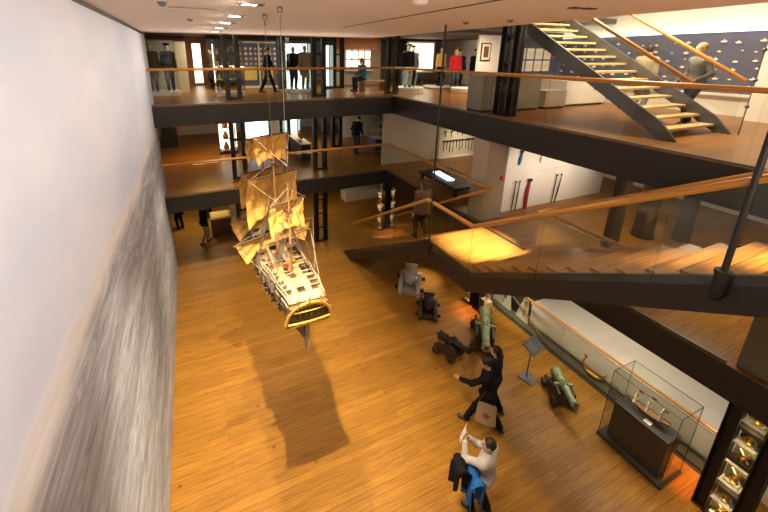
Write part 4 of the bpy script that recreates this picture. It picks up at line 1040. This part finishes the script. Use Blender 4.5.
db = thing('display_table','black display cabinet with pale top on the middle floor by the column','cabinet',(4.28,15.4,L1))
MB().box(4.08,14.5,L1,4.50,16.6,L1+.70).build('body','black',db,bevel=.01); MB().box(4.06,14.48,L1+.70,4.52,16.62,L1+.73).build('top','cream',db)
small_ship('ship_model','small golden boat model lying on the black display cabinet',(4.28,15.3,L1+.78),0,.7,2,'gold','sail')
cg = glass_case('display_case','cool-lit glass case behind the black display cabinet',4.35,18.2,5.1,18.8,L1,L1+1.5,.3,'steel','steel')
MB().box(4.38,18.76,L1+.3,5.07,18.78,L1+1.45).build('backing','lamp_cool',cg)
sc_ = glass_case('display_case','glass shelf case with pale objects next to the standing visitor',7.85,15.0,8.5,15.8,L1,L1+1.7,.5,'blue_panel','metal_grey')
MB().box(7.88,15.76,L1+.5,8.47,15.78,L1+1.65).build('backing','cream',sc_)
for k in range(3):
    t = thing('model_boat',f'tiny pale boat model on the {["bottom","middle","top"][k]} shelf of the glass shelf case','ship model',(8.15,15.35,L1+.52+.36*k))
    MB().box(7.9,15.1,L1+.502+.36*k,8.45,15.7,L1+.52+.36*k).build('shelf','white',t); MB().grid(lambda u,v: Vector((8.0+.32*u,15.35+.08*(2*v-1)*math.sin(PI*(.1+.8*u)),L1+.56+.36*k+.06*(2*v-1)**2)),8,6,.01).build('hull','white',t)

# ------------------------------------------------------------------ top floor, far side
uc = glass_case('display_case','glass case with naval uniforms beside the mural on the top floor',-1.45,15.2,-.35,16.15,L2,L2+1.95,.14,'white','metal_grey')
tag(MB().box(-1.9,16.3,L2,.02,16.4,L2+1.95).build('backdrop_panel','cream',bevel=.01),'tall cream backdrop panel behind the uniform case','panel')
def mannequin(label, x, y, z, rz, top, bottom, extra=None, k=1., head=True):
    t,H = figure('mannequin',label,'mannequin',(x,y,z),rz,feet=((-.09,.02,0),(.09,0,0)),top=top,bottom=bottom,hair=('hair_dark','bald'),skin='mannequin',cell=.024,k=k,shoes='leather')
    if extra:
        m = MB().lathe([(.105,0),(.115,.03),(.13,.05),(.12,.075),(.0,.085)],H+Vector((0,.0,.07)),n=14).tube([H+Vector((-.06,.09,.075)),H+Vector((0,.15,.065)),H+Vector((.06,.09,.075))],.012,5)
        m.build('cap',extra,t,world=False)
    return t
mannequin('mannequin in brown greatcoat with yellow cap in the uniform case',-1.18,15.6,L2+.14,math.radians(185),('cloth_brown',.5,1.),('cloth_brown',),'cloth_yellow',.97)
mannequin('mannequin in dark naval uniform with dark cap in the uniform case',-.62,15.7,L2+.14,math.radians(175),('cloth_black',.72,1.),('cloth_navy',),'cloth_black',.97)
tag(MB().box(.0,20,L2,1.3,20.15,8.3).build('partition','wood_wall'),'warm orange timber partition far back on the top floor','partition')
wp = thing('light_panel','narrow bright white panel on the orange timber partition','panel',(.5,19.95,L2)); MB().box(.30,19.96,L2+.1,.72,20.0,L2+2.0).build('frame','white',wp); MB().box(.33,19.95,L2+.13,.69,19.96,L2+1.97).build('diffuser','lamp_case',wp)
tag(MB().box(.88,17.9,L2,1.35,18.2,8.3).build('partition','black'),'black partition left of the first top-floor showcase','partition')
c1 = glass_case('display_case','tall glass showcase around the leftmost top-floor column',.92,14.3,1.95,15.0,L2,L2+1.95,.12,'white','metal_grey')
for k in range(4):
    for j in range(3):
        x = 1.05+.34*j; z = L2+.13+.45*k
        t = thing('exhibit',f'small pale exhibit in the leftmost top-floor showcase, {["bottom","second","third","top"][k]} row, {["left","middle","right"][j]}','exhibit',(x,14.65,z))
        MB().box(x-.12,14.5,z-.008,x+.12,14.8,z+.004).build('shelf','white',t)
        MB().lathe([(.04,0),(.07,.06),(.05,.14),(.025,.2)],(x,14.62,z+.004),n=10).build('object',('sail_pale','brass','cream')[(k+j)%3],t)
bs = thing('display_wall','dark blue showcase wall of small exhibits in a cream frame','display case',(3.05,17.6,L2))
MB().box(2.2,17.6,L2+.1,3.95,17.66,L2+1.98).build('back','blue_panel',bs)
for (a,b,c,d) in ((2.12,L2,2.2,L2+2.05),(3.95,L2,4.05,L2+2.05),(2.2,L2+1.98,3.95,L2+2.05),(2.2,L2,3.95,L2+.1)): MB().box(a,17.5,b,c,17.68,d).build('frame','cream',bs)
MB().box(3.05,17.5,L2+.1,3.11,17.6,L2+1.98).build('mullion','cream',bs)
for (a,b) in ((2.3,2.95),(3.2,3.7)): MB().box(a,17.56,L2+.35,b,17.6,L2+.95).build('text_panel','cloth_yellow',bs)
random.seed(5)
for r in range(4):
    for k in range(8):
        x = 2.3+.21*k+(.04 if k > 3 else 0); z = L2+1.08+.22*r
        t = thing('badge','small pale badge mounted on the blue showcase wall on the top floor','badge',(x,17.585,z),0,'badges on the blue showcase wall')
        MB().lathe([(.045,0),(.06,.02),(.05,.04)],(x,17.6,z),(0,-1,0),8).build('disc','cream' if random.random() < .6 else 'brass',t)
cc = glass_case('display_case','cool-lit glass showcase with two figures right of the walking visitor',3.75,14.6,4.72,15.4,L2,L2+1.95,.12,'white','steel')
MB().box(3.78,15.36,L2+.12,4.69,15.38,L2+1.92).build('backing','lamp_cool',cc)
mannequin('dark-clothed mannequin in the cool-lit showcase',3.98,15.0,L2+.13,math.radians(180),('cloth_black',.75,1.),('cloth_navy',),None,.95)
mannequin('cream-clothed mannequin in the cool-lit showcase',4.45,14.95,L2+.13,math.radians(180),('cloth_beige',.55,1.),('cloth_beige',),None,.98)
c3 = glass_case('display_case','narrow cool-lit glass case between the far top-floor columns',5.72,16.0,6.1,16.5,L2,L2+1.95,.1,'black','black'); MB().box(5.75,16.46,L2+.1,6.07,16.48,L2+1.9).build('backing','lamp_cool',c3)
dp = thing('document_wall','beige wall carrying a lit grid of framed documents','display wall',(8.2,18.0,L2))
MB().box(7.0,18.02,L2,9.6,18.12,8.3).build('wall','beige_wall',dp); MB().box(6.9,16.6,L2+1.75,8.65,18.0,8.3).build('soffit','wood_wall',dp)
MB().box(7.45,17.6,L2+.70,9.0,18.02,L2+.76).build('desk','cream',dp)
for r in range(2):
    for k in range(4):
        x = 7.55+.36*k; t = thing('framed_document',f'lit framed document on the beige wall, {ORD[k]} from left in the {"upper" if r else "lower"} row','document',(x+.16,17.99,L2+.85+.45*r))
        MB().box(x,17.98,L2+.85+.45*r,x+.33,18.02,L2+1.27+.45*r).build('frame','metal_grey',t); MB().box(x+.02,17.972,L2+.87+.45*r,x+.31,17.98,L2+1.25+.45*r).build('sheet','lamp_case',t)
bn = thing('bench','low wooden bench under the sitting visitor in teal','bench',(7.15,14.6,L2)); MB().box(6.75,14.2,L2+.38,7.95,14.75,L2+.44).build('seat','oak',bn,bevel=.01)
for x in (6.85,7.85): MB().box(x-.05,14.25,L2,x+.05,14.7,L2+.38).build('leg','oak',bn)

# ------------------------------------------------------------------ top floor, right side
def round_plinth(label,x,y,r,h): return tag(MB().lathe([(r*.9,0),(r*.9,h*.5),(r,h*.55),(r,h),(.0,h+.001)],(x,y,L2),n=36).build('round_plinth','white'),label,'plinth')
round_plinth('white round plinth with two costumed figures near the inner corner',8.65,13.6,.62,.20)
mannequin('mannequin in pale trousers and dark coat on the round plinth',8.5,13.55,L2+.20,math.radians(170),('cloth_black',.85,1.),('cloth_beige',),'cloth_grey',.98)
mannequin('mannequin in grey coat on the round plinth',8.85,13.75,L2+.20,math.radians(150),('cloth_grey',.6,1.),('cloth_black',),'cloth_black',.95)
lp_ = thing('light_panel','warm-lit tall panel behind the costumed figures on the top floor','panel',(11.4,17,L2)); MB().box(10.6,17.0,L2+.6,12.3,17.06,L2+2.2).build('frame','cream',lp_); MB().box(10.7,16.985,L2+.7,12.2,17.0,L2+2.1).build('diffuser','lamp_case',lp_)
round_plinth('white round plinth under the mannequin in the yellow jacket',11.05,14.75,.75,.10)
mannequin('mannequin in pale yellow jacket and dark trousers on a white plinth',11.05,14.75,L2+.10,math.radians(180),('cloth_yellow',.88,1.),('cloth_black',),None,1.)
round_plinth('wide wooden-sided round plinth near the balustrade in front of the visitor in red',10.5,12.2,.62,.22)
mannequin('mannequin in dark coat beside the framed picture',11.9,13.4,L2,math.radians(180),('cloth_black',.5,1.),('cloth_black',),'cloth_black',1.)
struct('wall_screen', MB().box(11.25,12.5,L2,12.6,12.62,8.5),'white_wall')
pf = thing('framed_picture','small framed picture on the white top-floor wall','picture',(11.6,12.48,L2+1.7)); MB().box(11.33,12.46,L2+1.28,11.85,12.5,L2+2.0).build('frame','dark_wood',pf); MB().box(11.38,12.45,L2+1.33,11.80,12.46,L2+1.95).build('picture','cream',pf); MB().box(11.46,12.446,L2+1.42,11.72,12.45,L2+1.86).build('figure','cloth_brown',pf)
def cab(label,x0,y0,x1,y1,h,m,name='cabinet'):
    t = thing(name,label,name.replace('_',' '),((x0+x1)/2,(y0+y1)/2,L2)); MB().box(x0,y0,L2+.06,x1,y1,L2+h).build('body',m,t,bevel=.012); MB().box(x0+.04,y0+.04,L2,x1-.04,y1,L2+.06).build('kick_plate','black',t); MB().box(x0-.01,y0-.01,L2+h,x1+.01,y1+.01,L2+h+.03).build('top',m,t); return t
cab('grey-green cabinet left of the top-floor steel column',7.12,7.62,7.66,8.2,.95,'stone_grey')
cab('grey-green cabinet right of the top-floor steel column',8.0,7.5,9.1,8.2,.93,'stone_grey')
cab('low tan box on the top-floor wood beside the white counter',9.35,7.5,10.2,8.0,.5,'beige_wall','display_box')
cab('white top-floor counter behind the open staircase',10.4,7.7,12.3,8.6,.74,'white','counter')
dw = thing('document_board','blue board with a grid of pale documents left of the staircase','display board',(11.6,10.0,L2)); MB().box(10.3,10.0,L2+.85,12.9,10.08,L2+2.3).build('board','blue_panel',dw)
for x in (10.5,12.7): MB().box(x-.03,10.0,L2,x+.03,10.08,L2+.85).build('leg','metal_grey',dw)
for r in range(2):
    for k in range(4):
        x = 10.75+.42*k; t = thing('framed_sheet_sign',f'pale document on the blue board, {ORD[k]} from left in the {"upper" if r else "lower"} row','document',(x+.16,9.99,L2+.95+.42*r))
        MB().box(x,9.975,L2+.95+.42*r,x+.34,10.0,L2+1.32+.42*r).build('sheet','paper',t); MB().box(x+.05,9.972,L2+1.05+.42*r,x+.29,9.975,L2+1.2+.42*r).build('print','cream',t)
pw = thing('model_wall','dark blue showcase wall of tiny pale models behind the open staircase','display wall',(13.2,7.5,L2))
MB().box(13.0,4.4,L2+.55,13.2,12.3,L2+2.1).build('back','blue_panel',pw); MB().box(12.85,4.4,L2+.5,13.2,12.3,L2+.56).build('shelf','white',pw); MB().box(13.0,4.4,L2,13.2,12.3,L2+.5).build('skirt','white',pw); MB().box(12.9,4.4,L2+2.1,13.3,12.3,L2+2.16).build('light_shelf','lamp_case',pw)
struct('wall_upper', MB().box(13.2,4.4,L2,13.3,12.3,9.9),'white_wall')
struct('wall_end', MB().box(12.3,2.4,L2,12.9,4.36,9.9),'white_wall')
random.seed(11)
tm = MB().grid(lambda u,v: Vector((-.03-.03*math.sin(PI*v),(u-.5)*.2,.0+.035*(2*v-1)*math.sin(PI*(.1+.8*u))+.02*(2*u-1)**2)),6,4,.012)
tm.add([(-.03,-.03,.03),(-.04,-.03,.03),(-.04,.05,.03),(-.03,.05,.03),(-.03,.0,.10),(-.04,.0,.10),(-.04,.02,.10),(-.03,.02,.10)],[(0,3,2,1),(4,5,6,7),(0,1,5,4),(1,2,6,5),(2,3,7,6),(3,0,4,7)])
first = None
for r in range(6):
    for k in range(20):
        y = 4.7+.37*k+random.uniform(-.06,.06); z = L2+.72+.22*r+random.uniform(-.04,.04); s = random.uniform(.3,.7)
        if first is None:
            first = tag(tm.build('model_boat','sail_pale',None),'','model'); o = first
        else: o = first.copy(); COL.objects.link(o)
        o.location = (13.0,y,z); o.scale = (s,)*3
        o['label'] = 'tiny pale boat model mounted on the dark blue showcase wall'; o['group'] = 'tiny models on the blue showcase wall'
# ------------------------------------------------------------------ far ground floor
fb = thing('timber_case','dark timber display case with an orange top under the far gallery','display case',(.65,15.4,0))
MB().box(.25,15.1,.0,1.05,15.9,.78).build('body','walnut',fb,bevel=.01); MB().box(.22,15.07,.78,1.08,15.93,.84).build('frame','oak',fb); MB().box(.3,15.15,.84,1.0,15.85,.86).build('top_panel','cloth_yellow',fb)
tag(MB().box(1.12,15.9,.5,1.5,15.95,1.5).box(1.29,15.95,0,1.33,15.98,1.5).build('notice_board','white'),'white notice board right of the timber display case','sign')
tag(MB().box(7.0,16.6,0,9.2,17.3,.5).build('bench','cream',bevel=.015),'long cream bench far back on the ground floor','bench')
# ceiling fittings
def ceil_fit(name,label,cat,x,y,prof,m): return tag(MB().lathe(prof,(x,y,CZ),(0,0,-1),16).build(name,m),label,cat)
ceil_fit('smoke_detector','white dome smoke detector on the atrium ceiling','smoke detector',2.54,3.85,[(.09,0),(.09,.02),(.06,.05),(.0,.055)],'white')
for k,(x,y,lb) in enumerate(((5.2,5.1,'near the ceiling seam and staircase'),(-.19,5.24,'nearest to the mural'),(4.79,5.74,'above the landing'),(.14,7.4,'left of the row of downlights'))):
    ceil_fit('ceiling_spot',f'small round ceiling fitting {lb}','ceiling fitting',x,y,[(.055,0),(.055,.015),(.03,.05),(.0,.05)],'metal_grey')
tag(MB().box(-.15,5.7,CZ-.012,.5,5.78,CZ-.001).build('slot_vent','metal_grey'),'narrow dark slot vent in the ceiling above the mural','vent')
for k,(x,y,lb) in enumerate(((4.68,3.53,'beside the hanging rod'),(4.9,3.5,'just right of the first')) ):
    tag(MB().box(x-.09,y-.05,CZ-.012,x+.09,y+.05,CZ-.001).build('ceiling_slot','black'),f'small black ceiling slot {lb}','ceiling fitting')
hr_ = thing('hanging_rod','thin steel rod with round fittings at the foot of the pale-treaded stairs','rod',(9.86,3.5,L2))
MB().tube([(9.86,3.5,L2),(9.86,3.5,9.9)],.011,6).build('rod','metal_grey',hr_)
for z in (L2+.55,L2+1.05,L2+1.6): MB().ball((9.86,3.5,z),.035,10,6).build('fitting','metal_grey',hr_)
# ------------------------------------------------------------------ lights
WARM = (1,.80,.54)
def downlight(x, y, power, label, tgt=None, row='row'):
    t = thing('downlight', label, 'downlight', (x,y,CZ-.02), 0, 'recessed ceiling downlights')
    f = MB(); a, b = .125, .06
    f.box(x-a-.02,y-b-.02,CZ-.012,x+a+.02,y-b,CZ+.0).box(x-a-.02,y+b,CZ-.012,x+a+.02,y+b+.02,CZ).box(x-a-.02,y-b,CZ-.012,x-a,y+b,CZ).box(x+a,y-b,CZ-.012,x+a+.02,y+b,CZ)
    f.build('frame','metal_grey',t)
    MB().box(x-a,y-b,CZ-.008,x+a-.07,y+b,CZ-.003).build('diffuser','lamp',t)
    MB().box(x+a-.07,y-b,CZ-.009,x+a,y+b,CZ-.003).build('baffle','black',t)
    l = light('AREA',(x,y,CZ-.03),tgt or (x,y,0),power,(1,.84,.64),.2,size_y=.12)
    return t
for i, y in enumerate((-.6,.9,2.2,3.55,5.0,6.55,8.0,9.5,10.95)):
    nm = ('first','second','third','fourth','fifth')
    lb = f'white rectangular recessed downlight in the ceiling, {nm[i-4]} of the row counted from the camera' if i >= 4 else 'white rectangular recessed downlight above the camera'
    downlight(.83, y, 18, lb, (-1.07,y,3.6))
for i, y in enumerate((1.2,2.9,4.6,6.3,8.0,9.7,11.3)):
    light('SPOT',(4.75,y,CZ-.05),(1.2,y,0),190,WARM,.04,58,.12)
# landing and cannon spots
light('SPOT',(6.3,3.2,7.9),(6.0,5.95,L1),15000,(1,.84,.6),.05,22,1)
light('SPOT',(7.3,9.6,L1-.58),(6.8,9.15,0),260,WARM,.04,36,1)
light('SPOT',(6.0,-.5,8.0),(6.0,1.1,5.4),4500,WARM,.06,30,1)
for (x,y,tx,ty,p) in ((7.6,9.9,6.2,8.8,70),(7.7,8.3,6.3,7.2,60),(7.7,6.0,6.4,5.5,75),(7.7,4.6,6.8,4.0,40),(7.2,3.0,6.7,1.9,110)):
    light('SPOT',(x,y,L1-.58),(tx,ty,0),p,WARM,.05,56,1)
for y in (2.2,3.6,5.0): light('AREA',(7.55,y,L1-.6),(8.5,y,.35),22,(1,.88,.68),.5,size_y=.06)  # strip lights added to brighten the counter side
light('SPOT',(7.0,6.2,L1-.6),(8.25,6.75,.3),150,(1,.86,.66),.03,40,.8)  # spots added to brighten the small sails, this line and the next
light('SPOT',(7.2,5.4,L1-.6),(8.2,6.2,.35),120,(1,.86,.66),.03,36,.8)
for x in (8.4,9.6,10.8): light('SPOT',(x,5.7,L2-.7),(x,7.2,4.3),75,(1,.86,.68),.04,70,1)
# added area uplights without fixtures, put in to brighten the ceiling
light('AREA',(2.6,-2.7,6.6),(2.6,2.5,CZ),210,(1,.82,.64),6,size_y=.25)
light('AREA',(2.6,11.95,L2+1.12),(2.6,8.5,CZ),45,(1,.82,.64),6,size_y=.12)
light('SPOT',(.72,2.9,CZ-.05),(.9,5.3,0),2900,WARM,.035,64,.9)
light('SPOT',(.83,5.0,CZ-.05),(1.0,4.4,0),1000,WARM,.04,64,.9)
light('SPOT',(.83,9.5,CZ-.05),(1.1,10.4,0),1300,WARM,.05,64,.6)
# galleries
for (x,y,z,p) in ((1,16,8.2,70),(4.5,16,8.2,65),(8.5,14,8.2,75),(10.5,11,8.4,130),(9,5.5,9.8,330),(11.2,4.5,9.8,60),(11.2,7.5,9.8,45),
                  (5,16.5,L2-.65,45),(10,10.5,L2-.65,30),(9.8,5.6,L2-.65,30),(8.8,2.9,L2-.65,60),(0,16.5,L1-.57,45),(5,15.5,L1-.57,30),(10.3,4.2,L1-.57,25)):
    light('AREA',(x,y,z),(x,y,0),p,WARM,1.2)
light('SPOT',(10.7,11.2,L2-.7),(10.8,12.7,3.8),110,(1,.84,.6),.04,60,1)
light('AREA',(.3,16.3,L2-.66),(.3,16.3,0),55,(1,.58,.2),1.0)
light('SPOT',(7.2,7.1,L1-.6),(7.1,7.1,0),330,(1,.30,.05),.04,30,1)
light('SPOT',(7.7,1.9,L1-.6),(7.72,1.93,0),420,(1,.32,.06),.04,28,1)
light('SPOT',(7.45,12.5,L1-.6),(7.45,12.4,0),200,(1,.32,.06),.04,34,1)
w = bpy.data.worlds.new('world'); scene.world = w; w.use_nodes = True
w.node_tree.nodes['Background'].inputs[0].default_value = (1,.8,.6,1); w.node_tree.nodes['Background'].inputs[1].default_value = .03
vs = scene.view_settings; vs.view_transform = 'Standard'; vs.look = 'None'; vs.gamma = 1; vs.use_curve_mapping = False; vs.exposure = .2
scene.display_settings.display_device = 'sRGB'
cy = scene.cycles; cy.use_denoising = True; cy.max_bounces = 7; cy.diffuse_bounces = 4; cy.transparent_max_bounces = 24; cy.glossy_bounces = 3
cy.sample_clamp_indirect = 6; cy.caustics_reflective = False; cy.caustics_refractive = False
